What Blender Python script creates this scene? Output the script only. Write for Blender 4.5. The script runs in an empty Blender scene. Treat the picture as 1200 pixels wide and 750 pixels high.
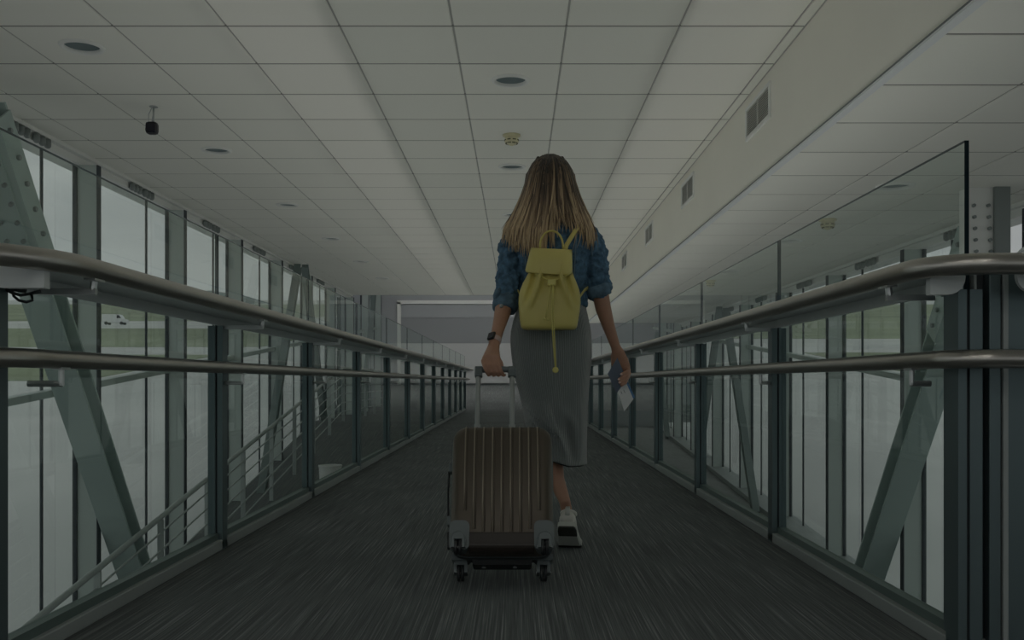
import bpy, bmesh, math, random
from mathutils import Vector, Matrix
random.seed(7)
sc = bpy.context.scene
COL = sc.collection
PI = math.pi

# ------------------------------------------------------------------ camera
F = 1119.0                      # focal length in pixels of the 1200 px wide frame
EYE = 0.71
cam = bpy.data.cameras.new('camera')
cam.sensor_width = 36.0
cam.lens = 36.0 * F / 1200.0
cam.shift_x = -5.0 / 1200.0
cam.shift_y = 72.0 / 1200.0
cam.clip_end = 6000
cam_o = bpy.data.objects.new('camera', cam)
cam_o.location = (0, 0, EYE)
cam_o.rotation_euler = (PI / 2, 0, 0)
COL.objects.link(cam_o)
sc.camera = cam_o

# ------------------------------------------------------------------ sky
world = bpy.data.worlds.new('overcast_sky')
sc.world = world
world.use_nodes = True
wn = world.node_tree
wn.nodes.clear()
w_out = wn.nodes.new('ShaderNodeOutputWorld')
w_bg = wn.nodes.new('ShaderNodeBackground')
w_tc = wn.nodes.new('ShaderNodeTexCoord')
w_map = wn.nodes.new('ShaderNodeMapping')
w_map.inputs['Scale'].default_value = (1.5, 1.5, 9.0)
w_ns = wn.nodes.new('ShaderNodeTexNoise')
w_ns.inputs['Scale'].default_value = 2.2
w_ns.inputs['Detail'].default_value = 5
w_rp = wn.nodes.new('ShaderNodeValToRGB')
w_rp.color_ramp.elements[0].position = 0.3
w_rp.color_ramp.elements[0].color = (0.66, 0.68, 0.69, 1)
w_rp.color_ramp.elements[1].position = 0.75
w_rp.color_ramp.elements[1].color = (0.86, 0.87, 0.865, 1)
wn.links.new(w_tc.outputs['Generated'], w_map.inputs['Vector'])
wn.links.new(w_map.outputs['Vector'], w_ns.inputs['Vector'])
wn.links.new(w_ns.outputs['Fac'], w_rp.inputs['Fac'])
wn.links.new(w_rp.outputs['Color'], w_bg.inputs['Color'])
w_bg.inputs['Strength'].default_value = 0.92
wn.links.new(w_bg.outputs['Background'], w_out.inputs['Surface'])

sc.view_settings.view_transform = 'Standard'
sc.view_settings.look = 'None'
sc.view_settings.exposure = -0.95
sc.view_settings.gamma = 1.0
sc.view_settings.use_curve_mapping = False
sc.cycles.use_denoising = True
sc.cycles.max_bounces = 10
sc.cycles.diffuse_bounces = 6
sc.cycles.glossy_bounces = 5
sc.cycles.transmission_bounces = 6
sc.cycles.transparent_max_bounces = 32
sc.cycles.caustics_reflective = False
sc.cycles.caustics_refractive = False

STRIP_FILL = 13.5  # emission of the added strips that lift the ceiling brightness

# ------------------------------------------------------------------ materials
def _new(name):
    m = bpy.data.materials.new(name)
    m.use_nodes = True
    nt = m.node_tree
    b = nt.nodes['Principled BSDF']
    return m, nt, b

def mat(name, col, rough=0.5, metal=0.0, var=0.0, vscale=6.0, bump=0.0, bscale=40.0, stretch=None, spec=None, detail=3):
    m, nt, b = _new(name)
    b.inputs['Roughness'].default_value = rough
    b.inputs['Metallic'].default_value = metal
    if spec is not None:
        b.inputs['Specular IOR Level'].default_value = spec
    b.inputs['Base Color'].default_value = (*col, 1)
    tc = nt.nodes.new('ShaderNodeTexCoord')
    mp = nt.nodes.new('ShaderNodeMapping')
    if stretch:
        mp.inputs['Scale'].default_value = stretch
    nt.links.new(tc.outputs['Object'], mp.inputs['Vector'])
    if var > 0:
        n = nt.nodes.new('ShaderNodeTexNoise')
        n.inputs['Scale'].default_value = vscale
        n.inputs['Detail'].default_value = detail
        r = nt.nodes.new('ShaderNodeValToRGB')
        r.color_ramp.elements[0].position = 0.3
        r.color_ramp.elements[1].position = 0.7
        r.color_ramp.elements[0].color = (*[max(0, c * (1 - var)) for c in col], 1)
        r.color_ramp.elements[1].color = (*[min(1, c * (1 + var)) for c in col], 1)
        nt.links.new(mp.outputs['Vector'], n.inputs['Vector'])
        nt.links.new(n.outputs['Fac'], r.inputs['Fac'])
        nt.links.new(r.outputs['Color'], b.inputs['Base Color'])
    if bump > 0:
        n2 = nt.nodes.new('ShaderNodeTexNoise')
        n2.inputs['Scale'].default_value = bscale
        n2.inputs['Detail'].default_value = 4
        bp = nt.nodes.new('ShaderNodeBump')
        bp.inputs['Strength'].default_value = bump
        bp.inputs['Distance'].default_value = 0.01
        nt.links.new(mp.outputs['Vector'], n2.inputs['Vector'])
        nt.links.new(n2.outputs['Fac'], bp.inputs['Height'])
        nt.links.new(bp.outputs['Normal'], b.inputs['Normal'])
    return m

def glass_mat(name, tint, gain=1.5, ior=1.45):
    m = bpy.data.materials.new(name)
    m.use_nodes = True
    nt = m.node_tree
    nt.nodes.clear()
    o = nt.nodes.new('ShaderNodeOutputMaterial')
    t = nt.nodes.new('ShaderNodeBsdfTransparent')
    t.inputs['Color'].default_value = (*tint, 1)
    g = nt.nodes.new('ShaderNodeBsdfGlossy')
    g.inputs['Roughness'].default_value = 0.0
    g.inputs['Color'].default_value = (0.92, 0.97, 0.95, 1)
    fr = nt.nodes.new('ShaderNodeFresnel')
    fr.inputs['IOR'].default_value = ior
    geo = nt.nodes.new('ShaderNodeNewGeometry')
    inv = nt.nodes.new('ShaderNodeMath'); inv.operation = 'SUBTRACT'
    inv.inputs[0].default_value = 1.0
    mul = nt.nodes.new('ShaderNodeMath'); mul.operation = 'MULTIPLY'
    mu2 = nt.nodes.new('ShaderNodeMath'); mu2.operation = 'MULTIPLY'; mu2.use_clamp = True
    mu2.inputs[1].default_value = gain
    mix = nt.nodes.new('ShaderNodeMixShader')
    nt.links.new(geo.outputs['Backfacing'], inv.inputs[1])
    nt.links.new(fr.outputs['Fac'], mul.inputs[0])
    nt.links.new(inv.outputs[0], mul.inputs[1])
    nt.links.new(mul.outputs[0], mu2.inputs[0])
    nt.links.new(mu2.outputs[0], mix.inputs['Fac'])
    nt.links.new(t.outputs[0], mix.inputs[1])
    nt.links.new(g.outputs[0], mix.inputs[2])
    nt.links.new(mix.outputs[0], o.inputs['Surface'])
    return m

def carpet_mat():
    m, nt, b = _new('carpet')
    tc = nt.nodes.new('ShaderNodeTexCoord')
    mp = nt.nodes.new('ShaderNodeMapping')
    mp.inputs['Scale'].default_value = (210, 1.6, 1)
    n = nt.nodes.new('ShaderNodeTexNoise')
    n.inputs['Scale'].default_value = 1.0
    n.inputs['Detail'].default_value = 3
    n.inputs['Roughness'].default_value = 0.65
    r = nt.nodes.new('ShaderNodeValToRGB')
    r.color_ramp.elements[0].position = 0.38
    r.color_ramp.elements[0].color = (0.115, 0.128, 0.130, 1)
    r.color_ramp.elements[1].position = 0.74
    r.color_ramp.elements[1].color = (0.40, 0.42, 0.42, 1)
    e = r.color_ramp.elements.new(0.56)
    e.color = (0.185, 0.20, 0.20, 1)
    n2 = nt.nodes.new('ShaderNodeTexNoise')
    n2.inputs['Scale'].default_value = 1.2
    n2.inputs['Detail'].default_value = 2
    mx = nt.nodes.new('ShaderNodeMixRGB'); mx.blend_type = 'MULTIPLY'
    mx.inputs['Fac'].default_value = 0.35
    bp = nt.nodes.new('ShaderNodeBump')
    bp.inputs['Strength'].default_value = 0.5
    bp.inputs['Distance'].default_value = 0.004
    nt.links.new(tc.outputs['Object'], mp.inputs['Vector'])
    nt.links.new(mp.outputs['Vector'], n.inputs['Vector'])
    nt.links.new(tc.outputs['Object'], n2.inputs['Vector'])
    nt.links.new(n.outputs['Fac'], r.inputs['Fac'])
    nt.links.new(r.outputs['Color'], mx.inputs['Color1'])
    nt.links.new(n2.outputs['Fac'], mx.inputs['Color2'])
    nt.links.new(mx.outputs['Color'], b.inputs['Base Color'])
    nt.links.new(n.outputs['Fac'], bp.inputs['Height'])
    nt.links.new(bp.outputs['Normal'], b.inputs['Normal'])
    b.inputs['Roughness'].default_value = 0.95
    b.inputs['Specular IOR Level'].default_value = 0.1
    return m

def tile_mat():
    m, nt, b = _new('ceiling_tile')
    oi = nt.nodes.new('ShaderNodeObjectInfo')
    r = nt.nodes.new('ShaderNodeValToRGB')
    r.color_ramp.elements[0].color = (0.825, 0.83, 0.775, 1)
    r.color_ramp.elements[1].color = (0.855, 0.855, 0.80, 1)
    nt.links.new(oi.outputs['Random'], r.inputs['Fac'])
    nt.links.new(r.outputs['Color'], b.inputs['Base Color'])
    b.inputs['Roughness'].default_value = 0.85
    tc = nt.nodes.new('ShaderNodeTexCoord')
    n = nt.nodes.new('ShaderNodeTexNoise'); n.inputs['Scale'].default_value = 90
    bp = nt.nodes.new('ShaderNodeBump'); bp.inputs['Strength'].default_value = 0.08
    nt.links.new(tc.outputs['Object'], n.inputs['Vector'])
    nt.links.new(n.outputs['Fac'], bp.inputs['Height'])
    nt.links.new(bp.outputs['Normal'], b.inputs['Normal'])
    return m

def skirt_mat():
    m, nt, b = _new('ribbed_knit')
    uv = nt.nodes.new('ShaderNodeUVMap')
    w = nt.nodes.new('ShaderNodeTexWave')
    w.wave_type = 'BANDS'; w.bands_direction = 'X'
    w.inputs['Scale'].default_value = 36.0
    w.inputs['Distortion'].default_value = 0.6
    w.inputs['Detail'].default_value = 1
    r = nt.nodes.new('ShaderNodeValToRGB')
    r.color_ramp.elements[0].color = (0.17, 0.19, 0.19, 1)
    r.color_ramp.elements[1].color = (0.26, 0.285, 0.28, 1)
    bp = nt.nodes.new('ShaderNodeBump')
    bp.inputs['Strength'].default_value = 0.6
    bp.inputs['Distance'].default_value = 0.004
    nt.links.new(uv.outputs['UV'], w.inputs['Vector'])
    nt.links.new(w.outputs['Fac'], r.inputs['Fac'])
    nt.links.new(r.outputs['Color'], b.inputs['Base Color'])
    nt.links.new(w.outputs['Fac'], bp.inputs['Height'])
    nt.links.new(bp.outputs['Normal'], b.inputs['Normal'])
    b.inputs['Roughness'].default_value = 0.9
    b.inputs['Sheen Weight'].default_value = 0.9
    b.inputs['Sheen Roughness'].default_value = 0.35
    return m

def hair_mat():
    m, nt, b = _new('hair')
    tc = nt.nodes.new('ShaderNodeTexCoord')
    sep = nt.nodes.new('ShaderNodeSeparateXYZ')
    nt.links.new(tc.outputs['Object'], sep.inputs['Vector'])
    at = nt.nodes.new('ShaderNodeAttribute'); at.attribute_name = 'lock'
    mp = nt.nodes.new('ShaderNodeMapping'); mp.inputs['Scale'].default_value = (140, 60, 5)
    n = nt.nodes.new('ShaderNodeTexNoise'); n.inputs['Scale'].default_value = 1.0
    n.inputs['Detail'].default_value = 3
    nt.links.new(tc.outputs['Object'], mp.inputs['Vector'])
    nt.links.new(mp.outputs['Vector'], n.inputs['Vector'])
    mr = nt.nodes.new('ShaderNodeMapRange')
    mr.inputs['From Min'].default_value = 1.64
    mr.inputs['From Max'].default_value = 1.30
    nt.links.new(sep.outputs['Z'], mr.inputs['Value'])
    a1 = nt.nodes.new('ShaderNodeMath'); a1.operation = 'MULTIPLY_ADD'
    a1.inputs[1].default_value = 0.9; a1.inputs[2].default_value = -0.45
    nt.links.new(at.outputs['Fac'], a1.inputs[0])
    a2 = nt.nodes.new('ShaderNodeMath'); a2.operation = 'ADD'
    nt.links.new(mr.outputs['Result'], a2.inputs[0])
    nt.links.new(a1.outputs[0], a2.inputs[1])
    a3 = nt.nodes.new('ShaderNodeMath'); a3.operation = 'MULTIPLY_ADD'
    a3.inputs[1].default_value = 0.5; a3.inputs[2].default_value = -0.25
    nt.links.new(n.outputs['Fac'], a3.inputs[0])
    a4 = nt.nodes.new('ShaderNodeMath'); a4.operation = 'ADD'; a4.use_clamp = True
    nt.links.new(a2.outputs[0], a4.inputs[0])
    nt.links.new(a3.outputs[0], a4.inputs[1])
    r = nt.nodes.new('ShaderNodeValToRGB')
    r.color_ramp.elements[0].position = 0.0
    r.color_ramp.elements[0].color = (0.026, 0.019, 0.013, 1)
    r.color_ramp.elements[1].position = 1.0
    r.color_ramp.elements[1].color = (0.58, 0.43, 0.26, 1)
    e = r.color_ramp.elements.new(0.45); e.color = (0.17, 0.112, 0.066, 1)
    nt.links.new(a4.outputs[0], r.inputs['Fac'])
    nt.links.new(r.outputs['Color'], b.inputs['Base Color'])
    b.inputs['Roughness'].default_value = 0.42
    return m

def ground_mat():
    m, nt, b = _new('apron_concrete')
    tc = nt.nodes.new('ShaderNodeTexCoord')
    n = nt.nodes.new('ShaderNodeTexNoise'); n.inputs['Scale'].default_value = 0.08
    n.inputs['Detail'].default_value = 6
    r = nt.nodes.new('ShaderNodeValToRGB')
    r.color_ramp.elements[0].position = 0.35
    r.color_ramp.elements[0].color = (0.56, 0.57, 0.555, 1)
    r.color_ramp.elements[1].position = 0.68
    r.color_ramp.elements[1].color = (0.70, 0.70, 0.68, 1)
    nt.links.new(tc.outputs['Object'], n.inputs['Vector'])
    nt.links.new(n.outputs['Fac'], r.inputs['Fac'])
    nt.links.new(r.outputs['Color'], b.inputs['Base Color'])
    b.inputs['Roughness'].default_value = 0.9
    return m

def emis(name, col, s):
    m = bpy.data.materials.new(name); m.use_nodes = True
    b = m.node_tree.nodes['Principled BSDF']
    b.inputs['Base Color'].default_value = (*col, 1)
    b.inputs['Emission Color'].default_value = (*col, 1)
    b.inputs['Emission Strength'].default_value = s
    return m

M = {}
M['tile'] = tile_mat()
M['tbar'] = mat('t_bar', (0.42, 0.42, 0.40), 0.6)
M['tbar_d'] = mat('t_bar_cross', (0.25, 0.25, 0.235), 0.7)
M['dark_void'] = mat('plenum', (0.10, 0.10, 0.10), 0.9)
M['bulk'] = mat('bulkhead_paint', (0.86, 0.84, 0.765), 0.8, var=0.02, vscale=1.5)
M['white'] = mat('white_paint', (0.80, 0.81, 0.79), 0.5)
M['alu'] = mat('aluminium', (0.55, 0.57, 0.57), 0.35, 0.9)
M['carpet'] = carpet_mat()
M['slab'] = mat('slab_concrete', (0.25, 0.26, 0.26), 0.9, var=0.1)
M['steel'] = mat('brushed_steel', (0.50, 0.475, 0.44), 0.30, 1.0, bump=0.05, bscale=60, stretch=(8, 0.3, 8))
M['post'] = mat('post_metal', (0.13, 0.175, 0.185), 0.4, 0.55)
M['post_dark'] = mat('post_groove', (0.025, 0.032, 0.036), 0.6)
M['curb'] = mat('curb_metal', (0.33, 0.36, 0.355), 0.55, 0.2, var=0.06, vscale=3)
M['channel'] = mat('glass_channel', (0.14, 0.19, 0.18), 0.45, 0.3)
M['plate'] = mat('cap_plate', (0.66, 0.70, 0.70), 0.5, 0.1)
M['glass'] = glass_mat('guard_glass', (0.91, 0.945, 0.93), gain=0.85)
M['gedge'] = mat('glass_edge', (0.012, 0.022, 0.028), 0.7, spec=0.05)
M['wglass'] = glass_mat('window_glass', (0.96, 0.975, 0.97), gain=1.2)
M['mull'] = mat('mullion_paint', (0.50, 0.56, 0.535), 0.5, 0.1)
M['mull_dark'] = mat('mullion_gasket', (0.035, 0.045, 0.055), 0.6)
M['brace'] = mat('brace_paint', (0.41, 0.50, 0.48), 0.5, var=0.04, vscale=2)
M['bolt'] = mat('bolt_paint', (0.24, 0.27, 0.265), 0.5)
M['rail_grey'] = mat('railing_paint', (0.42, 0.46, 0.45), 0.45, 0.2)
M['grille'] = mat('grille_slats', (0.72, 0.72, 0.69), 0.6)
M['gback'] = mat('grille_backing', (0.36, 0.36, 0.34), 0.8)
M['end'] = mat('end_wall_paint', (0.36, 0.38, 0.40), 0.7, var=0.03, vscale=0.6)
M['end_l'] = mat('end_panel_light', (0.50, 0.515, 0.52), 0.7)
M['end_d'] = mat('end_panel_dark', (0.27, 0.285, 0.30), 0.7)
M['refl'] = mat('downlight_reflector', (0.38, 0.45, 0.47), 0.25, 0.3)
M['cream'] = mat('cream_plastic', (0.66, 0.62, 0.42), 0.5)
M['slot'] = mat('detector_slot', (0.12, 0.12, 0.07), 0.7)
M['black'] = mat('black_plastic', (0.012, 0.013, 0.017), 0.4)
M['lens'] = mat('camera_lens', (0.01, 0.01, 0.02), 0.1)
M['led'] = emis('fill_strip', (1.0, 0.99, 0.93), STRIP_FILL * 0.85)
M['fill_led_o'] = emis('fill_strip_outer', (1.0, 0.99, 0.93), STRIP_FILL * 1.25)
M['ground'] = ground_mat()
M['grass'] = mat('grass', (0.27, 0.31, 0.20), 0.95, var=0.25, vscale=0.03)
M['hill'] = mat('hill_forest', (0.19, 0.23, 0.22), 1.0, var=0.2, vscale=0.01)
M['vanw'] = mat('van_white', (0.75, 0.76, 0.76), 0.4)
M['bag'] = mat('yellow_leather', (0.62, 0.54, 0.17), 0.42, var=0.04, vscale=8, bump=0.08, bscale=350)
M['bag_cord'] = mat('yellow_cord', (0.68, 0.62, 0.20), 0.5)
M['denim'] = mat('denim', (0.070, 0.145, 0.225), 0.85, var=0.45, vscale=45, bump=0.9, bscale=30, detail=6)
M['denim_l'] = mat('denim_cuff', (0.10, 0.17, 0.235), 0.85, var=0.4, vscale=25, bump=0.5, bscale=40)
M['stitch'] = mat('denim_seam', (0.13, 0.20, 0.26), 0.8)
M['skin'] = mat('skin', (0.46, 0.255, 0.175), 0.5, var=0.06, vscale=14)
M['nail'] = mat('nail', (0.72, 0.55, 0.50), 0.3)
M['skirt'] = skirt_mat()
M['hair'] = hair_mat()
M['eye'] = mat('eye', (0.5, 0.5, 0.5), 0.2)
M['shoe'] = mat('shoe_upper', (0.66, 0.65, 0.60), 0.6, var=0.05, vscale=20)
M['sole'] = mat('shoe_midsole', (0.55, 0.56, 0.52), 0.6)
M['outsole'] = mat('shoe_outsole', (0.05, 0.052, 0.045), 0.8, bump=0.6, bscale=120)
M['band'] = mat('watch_band', (0.55, 0.42, 0.39), 0.5)
M['pass'] = mat('passport_cover', (0.10, 0.135, 0.19), 0.5)
M['paper'] = mat('paper', (0.74, 0.76, 0.76), 0.6)
M['print'] = mat('paper_print', (0.10, 0.22, 0.42), 0.6)
M['ink'] = mat('ink', (0.2, 0.22, 0.24), 0.6)
M['case'] = mat('suitcase_shell', (0.095, 0.078, 0.058), 0.38, 0.3, bump=0.03, bscale=300)
M['case_rib'] = mat('suitcase_rib', (0.34, 0.29, 0.23), 0.3, 0.4)
M['case_b'] = mat('suitcase_back_shell', (0.05, 0.05, 0.05), 0.45, 0.2)
M['case_g'] = mat('suitcase_trim', (0.135, 0.16, 0.165), 0.4, 0.1)
M['case_k'] = mat('suitcase_black', (0.018, 0.021, 0.023), 0.5)
M['silver'] = mat('trolley_tube', (0.42, 0.44, 0.44), 0.35, 0.85)
M['cable'] = mat('cable', (0.02, 0.025, 0.028), 0.5)
M['trouser_in'] = mat('skirt_lining', (0.03, 0.033, 0.036), 0.9)

# ------------------------------------------------------------------ mesh helpers
WL = {}

class MB:
    def __init__(s):
        s.v = []; s.f = []; s.m = []; s.att = []
    def add(s, vs, fs, mi=0):
        o = len(s.v)
        s.v += [tuple(p) for p in vs]
        for f in fs:
            s.f.append(tuple(i + o for i in f)); s.m.append(mi)
        return s
    def hexa(s, p, mi=0):       # p: bottom 4 ccw, top 4 ccw
        return s.add(p, [(3, 2, 1, 0), (4, 5, 6, 7), (0, 1, 5, 4), (1, 2, 6, 5), (2, 3, 7, 6), (3, 0, 4, 7)], mi)
    def box(s, x0, x1, y0, y1, z0, z1, mi=0):
        return s.hexa([(x0, y0, z0), (x1, y0, z0), (x1, y1, z0), (x0, y1, z0),
                       (x0, y0, z1), (x1, y0, z1), (x1, y1, z1), (x0, y1, z1)], mi)
    def slopebox(s, x0, x1, y0, y1, zb0, zb1, zt0, zt1, mi=0):   # bottom / top heights at y0 and y1
        return s.hexa([(x0, y0, zb0), (x1, y0, zb0), (x1, y1, zb1), (x0, y1, zb1),
                       (x0, y0, zt0), (x1, y0, zt0), (x1, y1, zt1), (x0, y1, zt1)], mi)
    def loft(s, rings, closed=True, caps=True, mi=0):
        n = len(rings[0]); vs = []; fs = []
        for r in rings: vs += list(r)
        for i in range(len(rings) - 1):
            for j in range(n if closed else n - 1):
                k = (j + 1) % n
                fs.append((i * n + j, i * n + k, (i + 1) * n + k, (i + 1) * n + j))
        if caps and closed:
            fs.append(tuple(reversed(range(n))))
            b = (len(rings) - 1) * n
            fs.append(tuple(b + j for j in range(n)))
        return s.add(vs, fs, mi)
    def tube(s, pts, rad, n=10, side=None, rnd=False, mi=0):
        P = [Vector(p) for p in pts]
        if not isinstance(rad, (list,)): rad = [rad] * len(P)
        R = [(r, r) if not isinstance(r, tuple) else r for r in rad]
        T = []
        for i in range(len(P)):
            a = P[max(0, i - 1)]; b = P[min(len(P) - 1, i + 1)]
            T.append((b - a).normalized())
        if rnd:
            def ext(p, t, r, sg):
                m_ = max(r)
                return [(p + t * sg * m_ * 0.5, (r[0] * .866, r[1] * .866)), (p + t * sg * m_ * 0.87, (r[0] * .5, r[1] * .5)), (p + t * sg * m_ * .99, (r[0] * .12, r[1] * .12))]
            e0 = list(reversed(ext(P[0], T[0], R[0], -1))); e1 = ext(P[-1], T[-1], R[-1], 1)
            P = [e[0] for e in e0] + P + [e[0] for e in e1]
            R = [e[1] for e in e0] + R + [e[1] for e in e1]
            T = [T[0]] * 3 + T + [T[-1]] * 3
        u = Vector(side) if side else (Vector((0, 0, 1)) if abs(T[0].z) < 0.9 else Vector((1, 0, 0)))
        rings = []
        for p, r, t in zip(P, R, T):
            u = u - t * u.dot(t)
            if u.length < 1e-6: u = t.orthogonal()
            u.normalize()
            w = t.cross(u)
            rings.append([p + u * (math.cos(2 * PI * k / n) * r[0]) + w * (math.sin(2 * PI * k / n) * r[1]) for k in range(n)])
        return s.loft(rings, mi=mi)
    def ell(s, c, r, nu=16, nv=10, mi=0):
        rings = []
        for i in range(nv + 1):
            th = -PI / 2 + PI * (0.02 + 0.96 * i / nv)
            rings.append([(c[0] + r[0] * math.cos(th) * math.cos(2 * PI * k / nu), c[1] + r[1] * math.cos(th) * math.sin(2 * PI * k / nu), c[2] + r[2] * math.sin(th)) for k in range(nu)])
        return s.loft(rings, mi=mi)
    def lathe(s, prof, c=(0, 0, 0), n=24, caps=False, axis='z', mi=0):
        rings = []
        for r, h in prof:
            ring = []
            for k in range(n):
                a = 2 * PI * k / n
                if axis == 'z': ring.append((c[0] + r * math.cos(a), c[1] + r * math.sin(a), c[2] + h))
                elif axis == 'x': ring.append((c[0] + h, c[1] + r * math.cos(a), c[2] + r * math.sin(a)))
                else: ring.append((c[0] + r * math.sin(a), c[1] + h, c[2] + r * math.cos(a)))
            rings.append(ring)
        return s.loft(rings, caps=caps, mi=mi)
    def build(s, name, mats, parent=None, smooth=False, bevel=0.0, local=False, loc=None, fix=True, angle=None):
        off = Vector((0, 0, 0))
        if parent is not None and not local: off = WL.get(parent, off)
        if loc is not None: off = Vector(loc)
        me = bpy.data.meshes.new(name)
        me.from_pydata([tuple(Vector(p) - off) for p in s.v], [], s.f)
        if not isinstance(mats, (list, tuple)): mats = [mats]
        for m_ in mats: me.materials.append(m_)
        me.polygons.foreach_set('material_index', s.m)
        if fix:
            bm = bmesh.new(); bm.from_mesh(me)
            bmesh.ops.recalc_face_normals(bm, faces=bm.faces)
            bm.to_mesh(me); bm.free()
        if smooth:
            me.polygons.foreach_set('use_smooth', [True] * len(me.polygons))
            if angle: me.set_sharp_from_angle(angle=math.radians(angle))
        me.update()
        o = bpy.data.objects.new(name, me)
        COL.objects.link(o)
        if parent is not None:
            o.parent = parent
            WL[o] = WL.get(parent, Vector((0, 0, 0)))
            if loc is not None and not local:
                o.location = Vector(loc) - WL[o]; WL[o] = Vector(loc)
        elif loc is not None:
            o.location = loc; WL[o] = Vector(loc)
        if bevel > 0:
            b = o.modifiers.new('bevel', 'BEVEL'); b.width = bevel; b.segments = 2
            b.limit_method = 'ANGLE'; b.angle_limit = math.radians(40)
        return o

def link_copy(o, parent, loc, name=None):
    c = o.copy(); COL.objects.link(c)
    if name: c.name = name
    c.parent = parent
    c.location = loc
    return c

def thing(name, loc, label, cat, group=None, rot=None):
    o = bpy.data.objects.new(name, None)
    o.empty_display_size = 0.1
    o.location = loc
    if rot: o.rotation_euler = rot
    COL.objects.link(o)
    WL[o] = Vector(loc)
    o['label'] = label; o['category'] = cat
    if group: o['group'] = group
    return o

def tag(o, label, cat, group=None, kind=None):
    o['label'] = label; o['category'] = cat
    if group: o['group'] = group
    if kind: o['kind'] = kind
    return o

def struct(o, label=None):
    o['kind'] = 'structure'
    if label: o['label'] = label
    return o

def bake(o):                    # apply modifiers
    dg = bpy.context.evaluated_depsgraph_get()
    e = o.evaluated_get(dg)
    me = bpy.data.meshes.new_from_object(e)
    old = o.data
    o.modifiers.clear()
    o.data = me
    bpy.data.meshes.remove(old)
    me.polygons.foreach_set('use_smooth', [True] * len(me.polygons))

def remesh(o, vox, it=4, disp=None):
    r = o.modifiers.new('remesh', 'REMESH'); r.mode = 'VOXEL'; r.voxel_size = vox; r.use_smooth_shade = True
    sm = o.modifiers.new('smooth', 'SMOOTH'); sm.factor = 0.5; sm.iterations = it
    if disp:
        t = bpy.data.textures.new('wrinkle', 'CLOUDS'); t.noise_scale = disp[1]; t.noise_depth = 2
        d = o.modifiers.new('wrinkle', 'DISPLACE'); d.texture = t; d.strength = disp[0]; d.mid_level = 0.40
    bake(o)

ORD = ['nearest', 'second nearest', 'third nearest', 'fourth nearest', 'fifth nearest', 'sixth nearest', 'seventh nearest', 'eighth nearest', 'ninth nearest']

def at(u, v, Y):
    return Vector(((u - 605.0) / F * Y, Y, EYE - (v - 447.0) / F * Y))

# ------------------------------------------------------------------ dimensions
XL, XR = -1.24, 1.127           # carpet edges
GL, GR = -1.275, 1.168          # guard glass planes
WX = 3.65                       # window walls
ZC, ZC2 = 2.59, 1.98            # main and side ceiling heights
BX = 1.53                       # bulkhead face
YE = 20.8                       # end of the tiled ceiling
def zramp(y):                   # carpeted side ramp on the left
    return min(0.0, -0.80 + 0.163 * (y - 12.09))
def zlow(y):                    # lower side floor on the right
    return -1.28 + 0.07 * (y - 11.0)
def zgr(y):                     # apron outside
    return -5.0 + 0.087 * y

# ------------------------------------------------------------------ floors
b = MB()
b.box(-1.36, 1.245, 2.25, 23.6, -0.3, 0)
b.box(-3.65, 3.65, -4, 2.25, -0.3, 0)
fl = struct(b.build('floor', M['carpet']))
b = MB(); b.slopebox(-4.7, 4.7, 23.6, 33, -0.3, 0.35, 0, 0.66)
struct(b.build('floor', M['carpet']))
b = MB()
b.slopebox(-3.62, -1.37, 2.3, 17.0, zramp(2.3) - 0.2, -0.2, zramp(2.3), 0)
b.slopebox(-3.62, -1.37, 17.0, 23.6, -0.2, -0.2, 0, 0)
struct(b.build('floor', M['carpet']))
b = MB(); b.slopebox(1.26, 3.62, 2.3, 23.5, zlow(2.3) - .2, zlow(23.5) - .2, zlow(2.3), zlow(23.5))
struct(b.build('floor', M['slab']))

# ------------------------------------------------------------------ ceilings
TS = 0.6
def tile_mesh(sz, hole=None, th=0.016, sy=None):
    b = MB(); h = sz / 2; c = 0.004
    if hole is None:
        b.loft([[(-h, -h, th), (h, -h, th), (h, h, th), (-h, h, th)],
                [(-h, -h, c * .6), (h, -h, c * .6), (h, h, c * .6), (-h, h, c * .6)],
                [(-h + c, -h + c, 0), (h - c, -h + c, 0), (h - c, h - c, 0), (-h + c, h - c, 0)]])
    else:
        n = 32
        def sq(k, hh):
            a = 2 * PI * k / n
            x, y = math.cos(a), math.sin(a); m_ = max(abs(x), abs(y))
            return (x / m_ * hh, y / m_ * hh)
        def ring(f, z): return [(*f(k), z) for k in range(n)]
        circ = lambda k: (hole * math.cos(2 * PI * k / n), hole * math.sin(2 * PI * k / n))
        r1 = ring(lambda k: sq(k, h), th); r2 = ring(lambda k: sq(k, h), c * .6); r3 = ring(lambda k: sq(k, h - c), 0)
        r4 = ring(circ, 0); r5 = ring(circ, th)
        b.loft([r1, r2, r3, r4, r5, r1], caps=False)
    return b

def narrow(t):          # wider joints across the corridor than along it
    hy = (TS - 0.011) / 2
    t.v = [(p[0], p[1] if abs(p[1]) < hy - 0.02 else math.copysign(abs(p[1]) - 0.0035, p[1]), p[2]) for p in t.v]
    return t

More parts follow.
